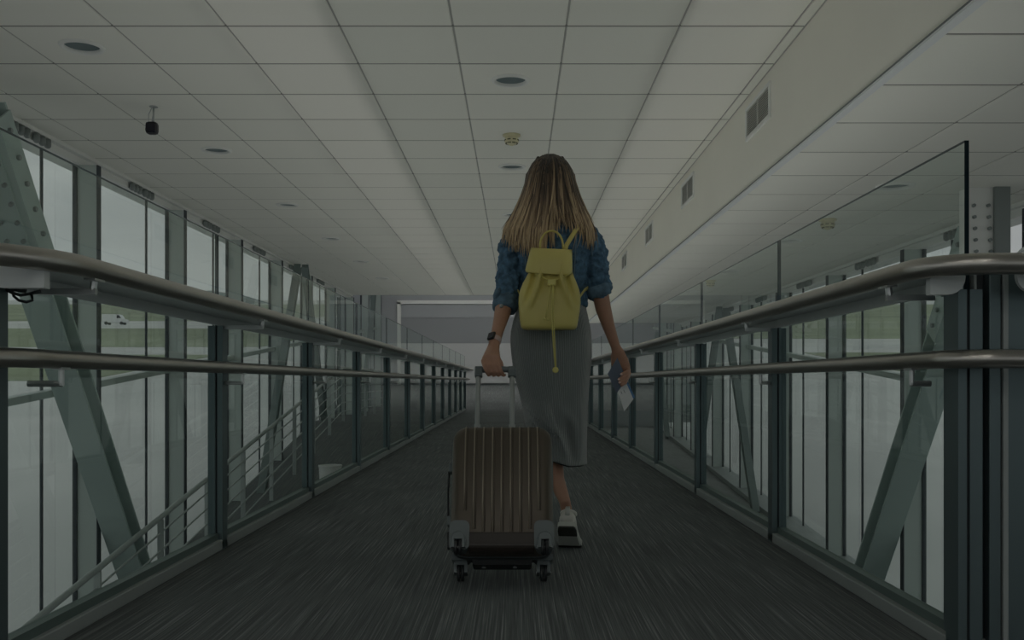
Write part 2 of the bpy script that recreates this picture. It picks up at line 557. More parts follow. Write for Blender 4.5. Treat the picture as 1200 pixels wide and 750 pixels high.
def build_ceiling(name, xs, x_lo, x_hi, y0grid, z, y_near, y_far, y_end, holes, backing_x):
    """xs: first T-bar x, tiles every 0.6; tile columns clipped to x_lo..x_hi"""
    b = MB()
    b.box(backing_x[0], backing_x[1], -4, y_end, z + 0.16, z + 0.24)
    root = struct(b.build(name, M['dark_void']))
    cols = []
    x = xs
    while x > x_lo: x -= TS
    while x < x_hi - 0.02:
        a, c = max(x, x_lo), min(x + TS, x_hi)
        if c - a > 0.05: cols.append((a, c))
        x += TS
    full = narrow(tile_mesh(TS - 0.011)).build('tile', M['tile'], root)
    hol = narrow(tile_mesh(TS - 0.011, 0.102)).build('tile', M['tile'], root)
    first = [True, True]
    widths = {}
    far = MB()
    y = y0grid
    while y > -4: y -= TS
    rows = []
    while y < y_end - 0.02:
        rows.append((max(y, -4), min(y + TS, y_end))); y += TS
    for (r0, r1) in rows:
        cy = (r0 + r1) / 2
        for (a, c) in cols:
            cx = (a + c) / 2
            ishole = any(abs(cx - hx) < 0.3 and abs(cy - hy) < 0.3 for hx, hy in holes)
            w = round(c - a, 3)
            if y_near < cy < y_far or ishole:
                if ishole:
                    src, k = hol, 1
                elif abs(w - TS) < 0.01:
                    src, k = full, 0
                else:
                    if w not in widths:
                        t = tile_mesh(1.0)
                        t.v = [(p[0] * (w - 0.011), p[1] * (TS - 0.018), p[2]) for p in t.v]
                        widths[w] = t.build('tile', M['tile'], root)
                        widths[w].location = (cx, cy, z)
                        continue
                    link_copy(widths[w], root, (cx, cy, z)); continue
                if first[k]:
                    src.location = (cx, cy, z); first[k] = False
                else:
                    link_copy(src, root, (cx, cy, z))
            else:
                g = 0.0055
                far.box(a + g, c - g, r0 + 0.010, r1 - 0.010, z, z + 0.016)
    f = far.build('tile_field', M['tile'], root); f['kind'] = 'stuff'
    gb = MB()
    for (a, c) in cols[1:]:
        gb.box(a - 0.012, a + 0.012, -4, y_end, z + 0.005, z + 0.03)
    g = gb.build('grid', M['tbar'], root)
    gb = MB()
    for (r0, r1) in rows[1:]:
        gb.box(x_lo + 0.032, x_hi - 0.002, r0 - 0.014, r0 + 0.014, z + 0.0025, z + 0.03)
    gb.build('grid', M['tbar_d'], root)
    return root

lightsL = [(-2.435, 5.357 + 2.4 * k) for k in range(6)]
lightsC = [(-0.035, 5.957 + 2.4 * k) for k in range(6)]
lightsR = [(2.46, 6.196 + 2.4 * k) for k in range(5)]
build_ceiling('ceiling', -0.335, -3.60, BX, 5.057, ZC, 4.4, 13.2, YE, lightsL + lightsC, (-3.8, 1.6))
build_ceiling('ceiling', 2.16, BX, 3.60, 4.096, ZC2, 2.8, 10.4, YE, lightsR, (1.7, 3.8))

# bulkhead (duct casing) between the two ceilings
b = MB(); b.box(BX, BX + 0.03, -4, YE, ZC2, ZC + 0.16)
struct(b.build('wall_bulkhead', M['bulk']))
b = MB(); b.box(BX - 0.006, BX + 0.035, -4, YE, ZC2 - 0.006, ZC2 + 0.004); b.box(BX - 0.007, BX - 0.0005, -4, YE, ZC2 + 0.0045, ZC2 + 0.0125, 1)
struct(b.build('trim_1', [mat('edge_trim', (0.74, 0.77, 0.78), 0.4), mat('edge_gap', (0.2, 0.21, 0.22), 0.6)]))
b = MB(); b.box(BX - 0.006, BX, -4, YE, ZC - 0.004, ZC + 0.02)
struct(b.build('trim_2', M['tbar']))
b = MB(); b.box(-3.8, 3.8, -4, YE, 2.95, 3.05)
struct(b.build('ceiling_roof', M['dark_void']))
b = MB(); b.box(1.56, 3.8, YE - 0.1, YE, ZC2, 2.95); b.box(-3.8, 1.6, YE - 0.1, YE, ZC + 0.02, 2.95)
struct(b.build('wall_header', M['bulk']))

# ------------------------------------------------------------------ window walls
def window_wall(name, sx, y_m0, zb, ztop):
    """sx = -1 left / +1 right; mullions every 2.08 m, first at y_m0"""
    b = MB(); zt = ztop
    b.box(*sorted((sx * 3.60, sx * 3.80)), -4, YE, zt - 0.085, zt + 0.16)
    root = struct(b.build(name, M['white']))
    b = MB()
    b.box(*sorted((sx * 3.555, sx * 3.60)), -4, YE, zt - 0.03, zt + 0.01)
    b.build('head_trim', M['white'], root)
    ys = []
    y = y_m0
    while y - 2.08 > -4: y -= 2.08
    while y < 25.1:
        ys.append(y); y += 2.08
    for i, y in enumerate(ys):
        top = zt - 0.085 if y < YE - 0.1 else 3.4
        z0 = zb(y) - 0.02
        m = MB().box(*sorted((sx * 3.48, sx * WX)), y - 0.03, y + 0.03, z0, top).build('mullion', M['mull'], root)
        MB().box(*sorted((sx * 3.471, sx * 3.48)), y - 0.034, y + 0.034, z0, top).build('cap', M['mull_dark'], m)
        MB().box(*sorted((sx * 3.64, sx * 3.675)), y - 0.045, y + 0.045, z0, top).build('gasket', M['mull_dark'], m)
        if i + 1 < len(ys):
            yn = ys[i + 1]
            ysp = y + 1.48
            MB().box(*sorted((sx * 3.645, sx * 3.665)), ysp - 0.008, ysp + 0.008, zb(ysp) - 0.02, top).build('glazing_bar', M['mull_dark'], root)
            for (a, c) in ((y + 0.048, ysp - 0.011), (ysp + 0.011, yn - 0.048)):
                MB().slopebox(*sorted((sx * 3.65, sx * 3.66)), a, c, zb(a), zb(c), top, top).build('pane', M['wglass'], root)
    # transom, level to the outside world, and the sill
    m = MB().slopebox(*sorted((sx * 3.57, sx * 3.65)), -4, 25, 0.545 + .085 * (-10.85), 0.545 + .085 * 18.15, 0.60 + .085 * (-10.85), 0.60 + .085 * 18.15)
    m.build('transom', M['mull'], root)
    m = MB().slopebox(*sorted((sx * 3.42, sx * 3.72)), 2.3, 25, zb(2.3) - 0.1, zb(25) - 0.1, zb(2.3) + 0.09, zb(25) + 0.09)
    m.build('sill', M['curb'], root)
    # clusters of bolts under the head
    bolt = None
    for i, y in enumerate(ys):
        if 4 < y < 19:
            for k in range(6):
                yy = y - 1.15 + 0.085 * k + (0.05 if k > 2 else 0)
                loc = (sx * 3.57, yy, zt - 0.07)
                if bolt is None:
                    bolt = MB().lathe([(0.006, 0.035), (0.024, 0.033), (0.026, 0.0), (0.024, -0.022), (0.012, -0.034), (0.004, -0.036)], n=10, caps=True).build('bolt', M['bolt'], root, smooth=True)
                    bolt.location = loc
                else:
                    link_copy(bolt, root, loc)
    return root

window_wall('window_1', -1, 7.95, lambda y: zramp(y) - 0.05, ZC)
window_wall('window_2', 1, 8.60, lambda y: zlow(y) - 0.02, ZC2)
# glazed front of the lobby behind the camera
b = MB(); b.box(-3.8, 3.8, -4.1, -4.0, 2.4, 2.95)
wb = struct(b.build('window_3', M['white']))
for k in range(7):
    x = -3.6 + 1.2 * k
    MB().box(x - 0.03, x + 0.03, -4.1, -3.95, 0, 2.4).build('mullion', M['mull'], wb)
    if k < 6: MB().box(x + 0.03, x + 1.17, -4.06, -4.05, 0, 2.4).build('pane', M['wglass'], wb)

# ------------------------------------------------------------------ end hall
b = MB(); b.box(-4.7, 4.7, 32.0, 32.2, 0.3, 5.2)
we = struct(b.build('wall_end', M['end']))
def epanel(x0, x1, v0, v1, m):
    z1 = EYE - (v0 - 447) / F * 32; z0 = EYE - (v1 - 447) / F * 32
    MB().box(x0, x1, 31.95, 32.0, z0, z1).build('panel', m, we)
epanel(-3.85, 4.6, 357, 372, M['end'])
epanel(-3.85, 4.6, 372.4, 402, M['end_d'])
epanel(-3.85, 4.6, 402.4, 449, M['end_l'])
b = MB(); b.box(-3.98, -3.86, 31.9, 32.0, 0.6, 3.36); b.box(-3.98, 4.6, 31.9, 32.0, 3.30, 3.42)
struct(b.build('trim_3', M['white']))
b = MB(); b.box(-4.7, 4.7, YE, 33, 5.0, 5.1)
struct(b.build('ceiling_hall', M['bulk']))
for sx in (-1, 1):
    b = MB(); b.box(*sorted((sx * 4.6, sx * 4.7)), 25, 33, -0.3, 5.1); b.box(*sorted((sx * 3.65, sx * 4.7)), 25, 25.1, -0.3, 5.1); b.box(*sorted((sx * 3.6, sx * 3.7)), YE, 25, 3.4, 5.1)
    struct(b.build('wall_left' if sx < 0 else 'wall_right', M['end']))
b = MB(); b.box(-3.8, 3.8, YE, YE + 0.1, 2.95, 5.1)
struct(b.build('wall_over_corridor', M['end']))
b = MB(); b.box(-3.7, -1.36, 23.61, 23.7, -4, -0.21); b.box(1.25, 3.7, 23.52, 23.598, -4, -0.002); b.box(-1.36, 1.25, 23.61, 23.7, -4, -0.31)
struct(b.build('wall_under_hall', M['end']))
HALL_FILL = 27.0  # added out-of-view panels that brighten the end hall
LOBBY_FILL = 9.0  # added panels behind the camera, fill for surfaces facing it
def fill_panel(x, y, z, wx, wy, s, label, group):
    root = thing('fill_ceiling_panel', (x, y, z), label, 'ceiling light', group)
    m_ = bpy.data.materials.get('panel_%g' % s) or emis('panel_%g' % s, (1.0, 0.985, 0.93), s)
    f_ = MB()
    f_.box(x - wx / 2 - .02, x + wx / 2 + .02, y - wy / 2 - .02, y - wy / 2, z - .02, z); f_.box(x - wx / 2 - .02, x + wx / 2 + .02, y + wy / 2, y + wy / 2 + .02, z - .02, z)
    f_.box(x - wx / 2 - .02, x - wx / 2, y - wy / 2, y + wy / 2, z - .02, z); f_.box(x + wx / 2, x + wx / 2 + .02, y - wy / 2, y + wy / 2, z - .02, z)
    f_.build('frame', M['white'], root)
    MB().box(x - wx / 2, x + wx / 2, y - wy / 2, y + wy / 2, z - .012, z).build('fill_diffuser', m_, root)
for k, (x, y) in enumerate(((-3.3, 28.5), (-1.1, 28.5), (1.1, 28.5), (3.3, 28.5))):
    fill_panel(x, y, 5.0, 1.2, 0.6, HALL_FILL, 'added square fill light in the end hall, %s from the left' % ('first', 'second', 'third', 'fourth')[k], 'added fill lights of the end hall')
for k, (x, y) in enumerate(((-2.135, -2.743), (-0.335, -2.743), (1.165, -2.743), (-2.135, -0.343), (-0.335, -0.343), (1.165, -0.343))):
    fill_panel(x, y, ZC, 0.56, 0.56, LOBBY_FILL, 'added square fill light of the lobby, %s row, %s from the left' % (('rear', 'front')[k // 3], ('first', 'second', 'third')[k % 3]), 'added fill lights of the lobby')
# ------------------------------------------------------------------ steel braces
M['brace_d'] = mat('slim_brace_paint', (0.20, 0.25, 0.245), 0.5)
def brace(sx, y0, z0, y1, z1, label, gusset=False):
    """I-section, near flange line runs from (y0,z0) to (y1,z1)"""
    d = Vector((0, y1 - y0, z1 - z0)); L = d.length; d.normalize()
    nrm = Vector((0, -d.z, d.y))
    if nrm.y > 0: nrm = -nrm            # near flange faces the camera
    slim = not gusset
    xo, xi = (sx * 3.385, sx * 3.285) if slim else (sx * 3.445, sx * 3.215)
    pm = M['brace_d'] if slim else M['brace']; dp = 0.11 if slim else 0.19
    root = thing('steel_brace', (sx * 3.33, y0, z0), label, 'brace', 'diagonal steel braces')
    P0 = Vector((0, y0, z0)); P1 = Vector((0, y1, z1))
    def plate(name, xa, xb, da, db, m=M['brace'], e0=0.0, e1=0.0, par=None):
        a, c = P0 + d * e0, P1 - d * e1
        q = []
        for x in sorted((xa, xb)):
            for (pp, dd) in ((a, da), (c, da), (c, db), (a, db)):
                q.append(Vector((x, pp.y, pp.z)) - nrm * dd)
        return MB().hexa(q).build(name, m, par or root)
    fl1 = plate('flange', xo, xi, 0, 0.02, pm)
    plate('flange', xo, xi, dp - 0.02, dp, pm)
    plate('web', sx * 3.355, sx * 3.315, 0.02, dp - 0.02, pm)
    if gusset:
        # splice plate with bolts on the near flange, around its upper end
        s0, s1 = gusset
        g = plate('splice_plate', xo - sx * 0.02, xi + sx * 0.035, -0.014, 0.0, e0=s0, e1=L - s1)
        bo = None
        for k in range(7):
            for xx in (sx * 3.275, sx * 3.385):
                s = s0 + 0.05 + (s1 - s0 - 0.1) * k / 6
                p = P0 + d * s + nrm * 0.014
                ring0 = MB()
                ring0.tube([(xx, p.y, p.z), (xx, p.y + nrm.y * 0.022, p.z + nrm.z * 0.022)], 0.016, 6)
                ring0.build('bolt', M['bolt'], g)
        w = plate('side_plate', xi, xi - sx * 0.014, 0.0, 0.19, e0=s0 - 0.1, e1=L - s1 - 0.1)
        for k in range(6):
            s = s0 + (s1 - s0) * k / 5
            p = P0 + d * s - nrm * 0.095
            MB().tube([(xi - sx * 0.014, p.y, p.z), (xi - sx * 0.034, p.y, p.z)], 0.018, 6).build('bolt', M['bolt'], w)
    return root

def zl1(y): return 1.268 - 1.40 * (y - 6.64)
def zr1(y): return 0.326 - 1.33 * (y - 7.82)
brace(-1, 5.86, zl1(5.86), 8.95, zl1(8.95), 'pale steel brace with bolted splice plate at far left window, sloping down away', (0.15, 1.05))
brace(-1, 12.00, -1.42, 14.55, 2.50, 'thin dark steel brace rising away behind second pane of the left balustrade')
brace(-1, 15.0, 2.5, 16.55, 0.02, 'steel brace sloping down away at the left windows, third from the front')
brace(-1, 20.6, 0.02, 22.6, 3.2, 'farthest steel brace at the left windows, by the end hall')
brace(1, 6.80, zr1(6.80), 8.98, zr1(8.98), 'pale steel brace behind nearest glass of the right balustrade, sloping down away', (0.05, 0.75))
brace(1, 13.25, -1.10, 15.2, 1.88, 'thin steel brace rising away behind second glass pane of the right balustrade')
brace(1, 15.6, 1.88, 17.4, -0.78, 'third nearest steel brace at the right windows')
brace(1, 21.0, -0.5, 22.6, 1.88, 'farthest steel brace at the right windows')
# bolted steel column by the right window, seen over the corner of the handrail
CY = 6.25
c0 = at(1152, 270, CY)
root = thing('steel_column', (c0.x, CY, zlow(CY)), 'pale steel column with rows of bolts above right handrail corner', 'column')
MB().box(c0.x - 0.10, c0.x + 0.065, CY, CY + 0.12, zlow(CY), ZC2).build('flange', M['white'], root)
MB().box(c0.x + 0.065, c0.x + 0.165, CY - 0.03, CY + 0.12, zlow(CY), ZC2).build('web', M['bolt'], root)
for k in range(6):
    for dx in (-0.065, 0.03):
        MB().tube([(c0.x + dx + 0.004 * k, CY, 1.86 - 0.075 * k), (c0.x + dx + 0.004 * k, CY - 0.02, 1.86 - 0.075 * k)], 0.012, 6).build('bolt', M['bolt'], root)

# ------------------------------------------------------------------ balustrades
SP = 1.77
def balustrade(sx, xe, xg, y0, n, rail_x, low_x, bend, label):
    """xe carpet edge, xg glass plane, y0 first joint"""
    root = thing('glass_balustrade', (xg, y0, 0), label, 'balustrade')
    yend = y0 + n * SP
    # curb segments
    for i in range(n):
        a = y0 + i * SP + 0.004; c = a + SP - 0.008
        MB().box(*sorted((xe, xg + sx * 0.07)), a, c, 0.0, 0.042).build('curb', M['curb'], root, bevel=0.004)
        MB().box(*sorted((xg - sx * 0.018, xg + sx * 0.018)), a, c, 0.042, 0.068).build('glass_channel', M['channel'], root)
    # glass
    for i in range(n):
        a = y0 + i * SP + 0.006; c = a + SP - 0.012
        g = MB()
        x0, x1 = sorted((xg - 0.006, xg + 0.006))
        p = [(x0, a, .05), (x1, a, .05), (x1, c, .05), (x0, c, .05), (x0, a, 1.335), (x1, a, 1.335), (x1, c, 1.335), (x0, c, 1.335)]
        g.add(p, [(3, 2, 1, 0), (4, 5, 6, 7), (0, 1, 5, 4), (2, 3, 7, 6)], 1)
        g.add(p, [(1, 2, 6, 5), (3, 0, 4, 7)], 0)
        g.build('glass_panel', [M['glass'], M['gedge']], root, fix=False)
    # posts: two profiles with a dark groove
    pin = xe - sx * 0.0
    for i in range(0, n + 1):
        y = y0 + i * SP
        pb = MB()
        pb.box(*sorted((pin, pin + sx * 0.022)), y - 0.035, y + 0.035, 0.0, 0.945)
        pb.box(*sorted((pin + sx * 0.030, pin + sx * 0.062)), y - 0.035, y + 0.035, 0.0, 0.945)
        po = pb.build('post', M['post'], root)
        MB().box(*sorted((pin + sx * 0.022, pin + sx * 0.030)), y - 0.028, y + 0.028, 0.0, 0.945).build('groove', M['post_dark'], po)
    # cap plate with fascia
    zp = 0.985
    xin = rail_x + sx * 0.0
    b = MB()
    b.box(*sorted((xin, xg - sx * 0.022)), y0 - 0.02, yend, zp - 0.006, zp)
    b.box(*sorted((xg - sx * 0.028, xg - sx * 0.022)), y0 - 0.02, yend, 0.945, zp)
    cp = b.build('cap_plate', M['plate'], root)
    # rounded end of the plate
    b = MB(); xf = xg - sx * 0.022
    # end cheek: vertical rounded plate closing the profile
    xo_ = xe + sx * 0.012
    prof = [(xin + sx * 0.03, 1.0), (xo_, 1.0), (xo_, 0.985)]
    for k in range(7):
        a = PI / 2 * k / 6
        prof.append((xo_ - sx * 0.045 * (1 - math.cos(a)), 0.975 - 0.045 * math.sin(a)))
    prof += [(xin + sx * 0.03, 0.930)]
    b.loft([[(x, y0 - 0.05, z) for x, z in prof], [(x, y0 - 0.022, z) for x, z in prof]])
    b.build('end_cheek', M['plate'], root)
    # led strips added on the plates to brighten the ceiling
    op = MB().box(*sorted((xg + sx * 0.010, xg + sx * 0.15)), y0 + 0.05, yend, zp - 0.006, zp).build('fill_strip_plate', M['plate'], root)  # extra plate, added only to carry the outer fill strip
    wl_ = abs(xg - sx * 0.022 - xin)
    for (xa_, par_, lm_) in ((xg - sx * 0.085, cp, M['led']), (xg + sx * 0.085, op, M['fill_led_o'])):
        MB().box(xa_ - 0.0125, xa_ + 0.0125, y0 + 0.1, yend - 0.1, zp, zp + 0.004).build('fill_light_strip', lm_, par_)
    # handrails, turning outwards at the near end
    def path(x, z, yb, r, ext):
        pts = [(x, yend - 0.02, z)]
        for k in range(1, 14): pts.append((x, yend - (yend - yb - r) * k / 14.0, z))
        for k in range(0, 13):
            a = PI / 2 * k / 12
            pts.append((x + sx * r * (1 - math.cos(a)), yb + r - r * math.sin(a), z))
        pts.append((x + sx * (r + ext / 2), yb, z)); pts.append((x + sx * (r + ext), yb, z))
        return pts
    up = MB().tube(path(rail_x, 0.997, bend[0], bend[1], 0.8), 0.0265, 20, rnd=True).build('handrail', M['steel'], root, smooth=True)
    lo = MB().tube(path(low_x, 0.766, bend[2], bend[3], 0.75), 0.0235, 20, rnd=True).build('handrail', M['steel'], root, smooth=True)
    for i in range(0, n + 1):
        y = y0 + i * SP + (0.15 if i == 0 else 0)
        k = MB()
        k.tube([(rail_x, y, 0.975), (rail_x + sx * 0.004, y, 0.945)], 0.010, 8)
        k.box(*sorted((rail_x - sx * 0.005, xe + sx * 0.02)), y - 0.008, y + 0.008, 0.932, 0.948)
        k.box(rail_x - 0.014, rail_x + 0.014, y - 0.03, y + 0.03, 0.966, 0.972)
        k.build('bracket', M['alu'], up)
        k = MB()
        k.tube([(low_x, y, 0.745), (low_x, y, 0.700)], 0.008, 8)
        k.tube([(low_x - sx * 0.004, y, 0.704), (xe + sx * 0.01, y, 0.704)], 0.008, 8)
        k.box(low_x - 0.012, low_x + 0.012, y - 0.025, y + 0.025, 0.740, 0.746)
        k.build('bracket', M['alu'], lo)
    return root

balL = balustrade(-1, XL, GL, 2.295, 12, -1.08, -1.165, (2.03, 0.36, 2.00, 0.36),
                  'glass and steel balustrade with double handrails along the left side of the walkway')
balR = balustrade(1, XR, GR, 2.47, 12, 1.02, 1.085, (2.325, 0.15, 2.36, 0.10),
                  'glass and steel balustrade with double handrails along the right side of the walkway')
# near corner column of the right balustrade, a bundle of extrusions
cols = [(1.130, 1.142, 2.42, M['post']), (1.142, 1.162, 2.44, M['post_dark']), (1.162, 1.170, 2.41, M['curb']), (1.170, 1.196, 2.43, M['post_dark']),
        (1.196, 1.226, 2.40, M['post']), (1.226, 1.229, 2.42, M['post_dark']), (1.229, 1.243, 2.395, M['curb']),
        (1.243, 1.305, 2.41, M['post']), (1.305, 1.330, 2.43, M['post_dark']), (1.330, 1.400, 2.40, M['post'])]
for x0, x1, y0, m in cols:
    MB().box(x0 * 1.022 - 0.006, x1 * 1.022 - 0.006, y0 + 0.055, 2.57, 0.0, 1.0).build('column_profile', m, balR, bevel=0.003)
# lateral returns of the balustrades
for sx, root, x0, yy in ((-1, balL, -1.34, 2.30), (1, balR, 1.44, 2.50)):
    g = MB(); x1 = x0 + sx * 0.85
    g.box(*sorted((x0, x1)), yy - 0.006, yy + 0.006, 0.05, 0.93)
    g.build('glass_panel', M['glass'], root)
    MB().box(*sorted((x1, x1 + sx * 0.06)), yy - 0.03, yy + 0.03, 0, 0.945).build('post', M['post'], root)
# cap plate of the right return, its rounded end shows at the frame edge
b = MB()
prof = []
xa = 1.245
for k in range(9):
    a = PI / 2 * k / 8
    prof.append((xa + 0.045 * (1 - math.cos(a)), 0.975 - 0.045 * math.sin(a)))
prof += [(2.2, 0.93), (2.2, 1.05)]
for k in range(9):
    a = PI / 2 * (8 - k) / 8
    prof.append((xa + 0.04 * (1 - math.cos(a)), 1.01 + 0.04 * math.sin(a)))
b.loft([[(x, 2.375, z) for x, z in prof], [(x, 2.387, z) for x, z in prof]])
b.build('end_cheek', M['plate'], balR)
# loose cables under the left cap plate
b = MB()
b.tube([at(4, 338, 2.33), at(14, 343, 2.31), at(24, 346, 2.32), at(36, 344, 2.33), at(48, 341, 2.34)], 0.004, 6)
b.tube([at(14, 340, 2.32), at(16, 347, 2.32), at(22, 352, 2.32), at(31, 354, 2.32), at(38, 352, 2.32), at(37, 346, 2.33)], 0.0035, 6)
b.tube([at(4, 336, 2.34), at(20, 339, 2.34), at(30, 340, 2.34)], 0.007, 8)
b.build('cable', M['cable'], balL, smooth=True)

# ------------------------------------------------------------------ railing of the side ramp
root = thing('ramp_railing', (-3.1, 5.0, zramp(5.0)), 'pale metal railing with slanted bars along the carpeted ramp behind left glass', 'railing')
RH = 0.94
yA, yB, yC = 4.2, 17.0, 22.0
def railline(dz, r, name):
    return MB().tube([(-3.1, yA, zramp(yA) + dz), (-3.1, (yA + yB) / 2, zramp((yA + yB) / 2) + dz), (-3.1, yB, dz), (-3.1, yC, dz)], r, 8).build(name, M['rail_grey'], root, smooth=True)
railline(RH, 0.024, 'top_rail')
for k in range(1, 6): railline(RH * k / 6.0 + 0.02, 0.009, 'bar')
y = 12.09 - 1.255 * 6
post = None
while y < yC:
    pb = MB().box(-3.125, -3.075, y - 0.012, y + 0.012, zramp(y), zramp(y) + RH - 0.02)
    pb.build('post', M['rail_grey'], root); y += 1.255
# bin on the ramp
yb_ = 12.3; xb_ = (387 - 605) / F * yb_
b = MB(); zb_ = zramp(yb_) - 0.01
root = thing('waste_bin', (xb_, yb_, zb_), 'low white round bin standing on the carpeted ramp behind left glass', 'bin')
MB().lathe([(0.001, 0), (0.125, 0), (0.145, 0.40), (0.135, 0.40), (0.12, 0.05), (0.001, 0.05)], (xb_, yb_, zb_), 24).build('body', M['white'], root, smooth=True, angle=40)
MB().lathe([(0.145, 0.385), (0.152, 0.39), (0.152, 0.41), (0.14, 0.412), (0.134, 0.40)], (xb_, yb_, zb_), 24).build('rim', M['white'], root, smooth=True)

# ------------------------------------------------------------------ ceiling fixtures
def downlight(x, y, z, label, group):
    root = thing('downlight', (x, y, z), label, 'ceiling light', group)
    MB().lathe([(0.094, 0.006), (0.095, -0.008), (0.103, -0.014), (0.116, -0.011), (0.123, -0.003), (0.123, 0.001)], (x, y, z), 28).build('trim_ring', M['white'], root, smooth=True)
    MB().lathe([(0.100, 0.0), (0.096, 0.03), (0.080, 0.085), (0.05, 0.11), (0.002, 0.115)], (x, y, z), 28).build('reflector', M['refl'], root, smooth=True)
    MB().lathe([(0.002, 0.055), (0.02, 0.058), (0.028, 0.075), (0.028, 0.11)], (x, y, z), 16).build('bulb', M['white'], root, smooth=True)
for k, (x, y) in enumerate(lightsL): downlight(x, y, ZC, 'round recessed downlight, %s of the row near the left windows' % ORD[k], 'downlights near the left windows')
for k, (x, y) in enumerate(lightsC): downlight(x, y, ZC, 'round recessed downlight, %s of the row above the middle of the walkway' % ORD[k], 'downlights above the walkway')
for k, (x, y) in enumerate(lightsR): downlight(x, y, ZC2, 'round recessed downlight, %s in the lower right-hand ceiling' % ORD[k], 'downlights in the lower right ceiling')

def detector(x, y, z, label):
    root = thing('smoke_detector', (x, y, z), label, 'smoke detector', 'smoke detectors')
    MB().lathe([(0.001, 0), (0.068, 0), (0.068, -0.012), (0.05, -0.016), (0.05, -0.03), (0.054, -0.034), (0.052, -0.06), (0.03, -0.072), (0.012, -0.082), (0.001, -0.083)], (x, y, z), 24).build('body', M['cream'], root, smooth=True, angle=35)
    for k in range(8):
        a = 2 * PI * (k + .5) / 8
        for (r, zz) in ((0.0515, -0.043), (0.043, -0.0655)):
            cx, cy = x + r * math.cos(a), y + r * math.sin(a)
            t = Vector((-math.sin(a), math.cos(a), 0)) * 0.013; nn = Vector((math.cos(a), math.sin(a), 0)) * 0.003
            c = Vector((cx, cy, z + zz))
            p = [c - t - nn, c + t - nn, c + t + nn, c - t + nn]
            MB().hexa([q + Vector((0, 0, -.004)) for q in p] + [q + Vector((0, 0, .004)) for q in p]).build('slot', M['slot'], root)
detector(-0.035, 7.28, ZC, 'cream ceiling smoke detector above the walkway, over the woman')
detector(2.44, 7.48, ZC2, 'cream smoke detector on the lower right ceiling, seen by the glass top edge')
detector(2.44, 12.0, ZC2, 'small smoke detector far back on the lower right ceiling')

# security camera
cx, cy = -2.48, 6.53
root = thing('security_camera', (cx, cy, ZC), 'small black security camera hanging from the ceiling on a thin stem', 'camera')
MB().lathe([(0.001, 0), (0.028, 0), (0.028, -0.006), (0.012, -0.010), (0.001, -0.010)], (cx, cy, ZC), 16).build('mount', M['alu'], root, smooth=True, angle=30)
MB().tube([(cx, cy, ZC - 0.008), (cx, cy, ZC - 0.06), (cx - 0.005, cy, ZC - 0.115)], [0.007, 0.007, 0.011], 10).build('stem', M['alu'], root, smooth=True)
def rbox(b, x0, x1, y0, y1, z0, z1):
    return b.box(x0, x1, y0, y1, z0, z1)
bd = rbox(MB(), cx - 0.045, cx + 0.035, cy - 0.05, cy + 0.02, ZC - 0.195, ZC - 0.11).build('housing', M['black'], root, bevel=0.022)
MB().box(cx - 0.034, cx + 0.032, cy - 0.062, cy - 0.045, ZC - 0.19, ZC - 0.13).build('front_glass', M['lens'], bd, bevel=0.008)
MB().tube([(cx - 0.055, cy + 0.01, ZC - 0.155), (cx - 0.04, cy + 0.01, ZC - 0.155)], 0.018, 12).build('pivot', M['black'], root)
MB().tube([(cx - 0.012, cy + 0.01, ZC), (cx - 0.04, cy + 0.015, ZC - 0.05), (cx - 0.043, cy + 0.02, ZC - 0.11)], 0.003, 6).build('cable', M['alu'], root, smooth=True)

# grilles on the bulkhead
for k, yc in enumerate((6.03, 8.50, 10.97, 13.46, 15.95)):
    zc = 2.405
    root = thing('air_grille', (BX, yc, zc), 'grey rectangular air grille with thin slats on the bulkhead, %s of the row' % ORD[k], 'vent', 'air grilles on the bulkhead')
    b = MB()
    x0 = BX - 0.012
    b.box(x0, BX, yc - 0.30, yc + 0.30, zc + 0.085, zc + 0.11); b.box(x0, BX, yc - 0.30, yc + 0.30, zc - 0.11, zc - 0.085)
    b.box(x0, BX, yc - 0.30, yc - 0.272, zc - 0.085, zc + 0.085); b.box(x0, BX, yc + 0.272, yc + 0.30, zc - 0.085, zc + 0.085)
    b.build('frame', M['white'], root)
    MB().box(BX - 0.002, BX, yc - 0.272, yc + 0.272, zc - 0.085, zc + 0.085).build('backing', M['gback'], root)
    sl = None
    for j in range(12):
        z = zc - 0.078 + 0.0142 * j
        if sl is None:
            sl = MB().hexa([(-0.010, -0.27, -0.004), (-0.001, -0.27, 0.002), (-0.001, 0.27, 0.002), (-0.010, 0.27, -0.004),
                            (-0.010, -0.27, -0.002), (-0.001, -0.27, 0.004), (-0.001, 0.27, 0.004), (-0.010, 0.27, -0.002)]).build('slat', M['grille'], root, local=True)
            sl.location = (0, 0, z - zc)
        else: link_copy(sl, root, (0, 0, z - zc))
    MB().box(BX - 0.011, BX - 0.001, yc - 0.006, yc + 0.006, zc - 0.085, zc + 0.085).build('divider', M['grille'], root)

# ------------------------------------------------------------------ outside
b = MB(); G = 3000
b.add([(-G, -200, zgr(-200)), (G, -200, zgr(-200)), (G, G, zgr(G)), (-G, G, zgr(G))], [(0, 1, 2, 3)])
struct(b.build('ground', M['ground'], fix=False))
def strip(name, x0, x1, y0, y1, m, dz, label, cat, kind=None):
    b = MB(); b.slopebox(x0, x1, y0, y1, zgr(y0) - 0.3, zgr(y1) - 0.3, zgr(y0) + dz, zgr(y1) + dz)
    return tag(b.build(name, m), label, cat, kind=kind)
strip('grass_field', -2500, -30, 66, 96, M['grass'], 0.05, 'nearest green grass strip beyond the apron on the left', 'grass', 'stuff')
strip('grass_field', -2500, -30, 112, 180, M['grass'], 0.05, 'middle green grass strip beyond the apron on the left', 'grass', 'stuff')
strip('grass_field', -2500, -60, 240, 900, M['grass'], 0.05, 'far wide green field below the hills on the left', 'grass', 'stuff')
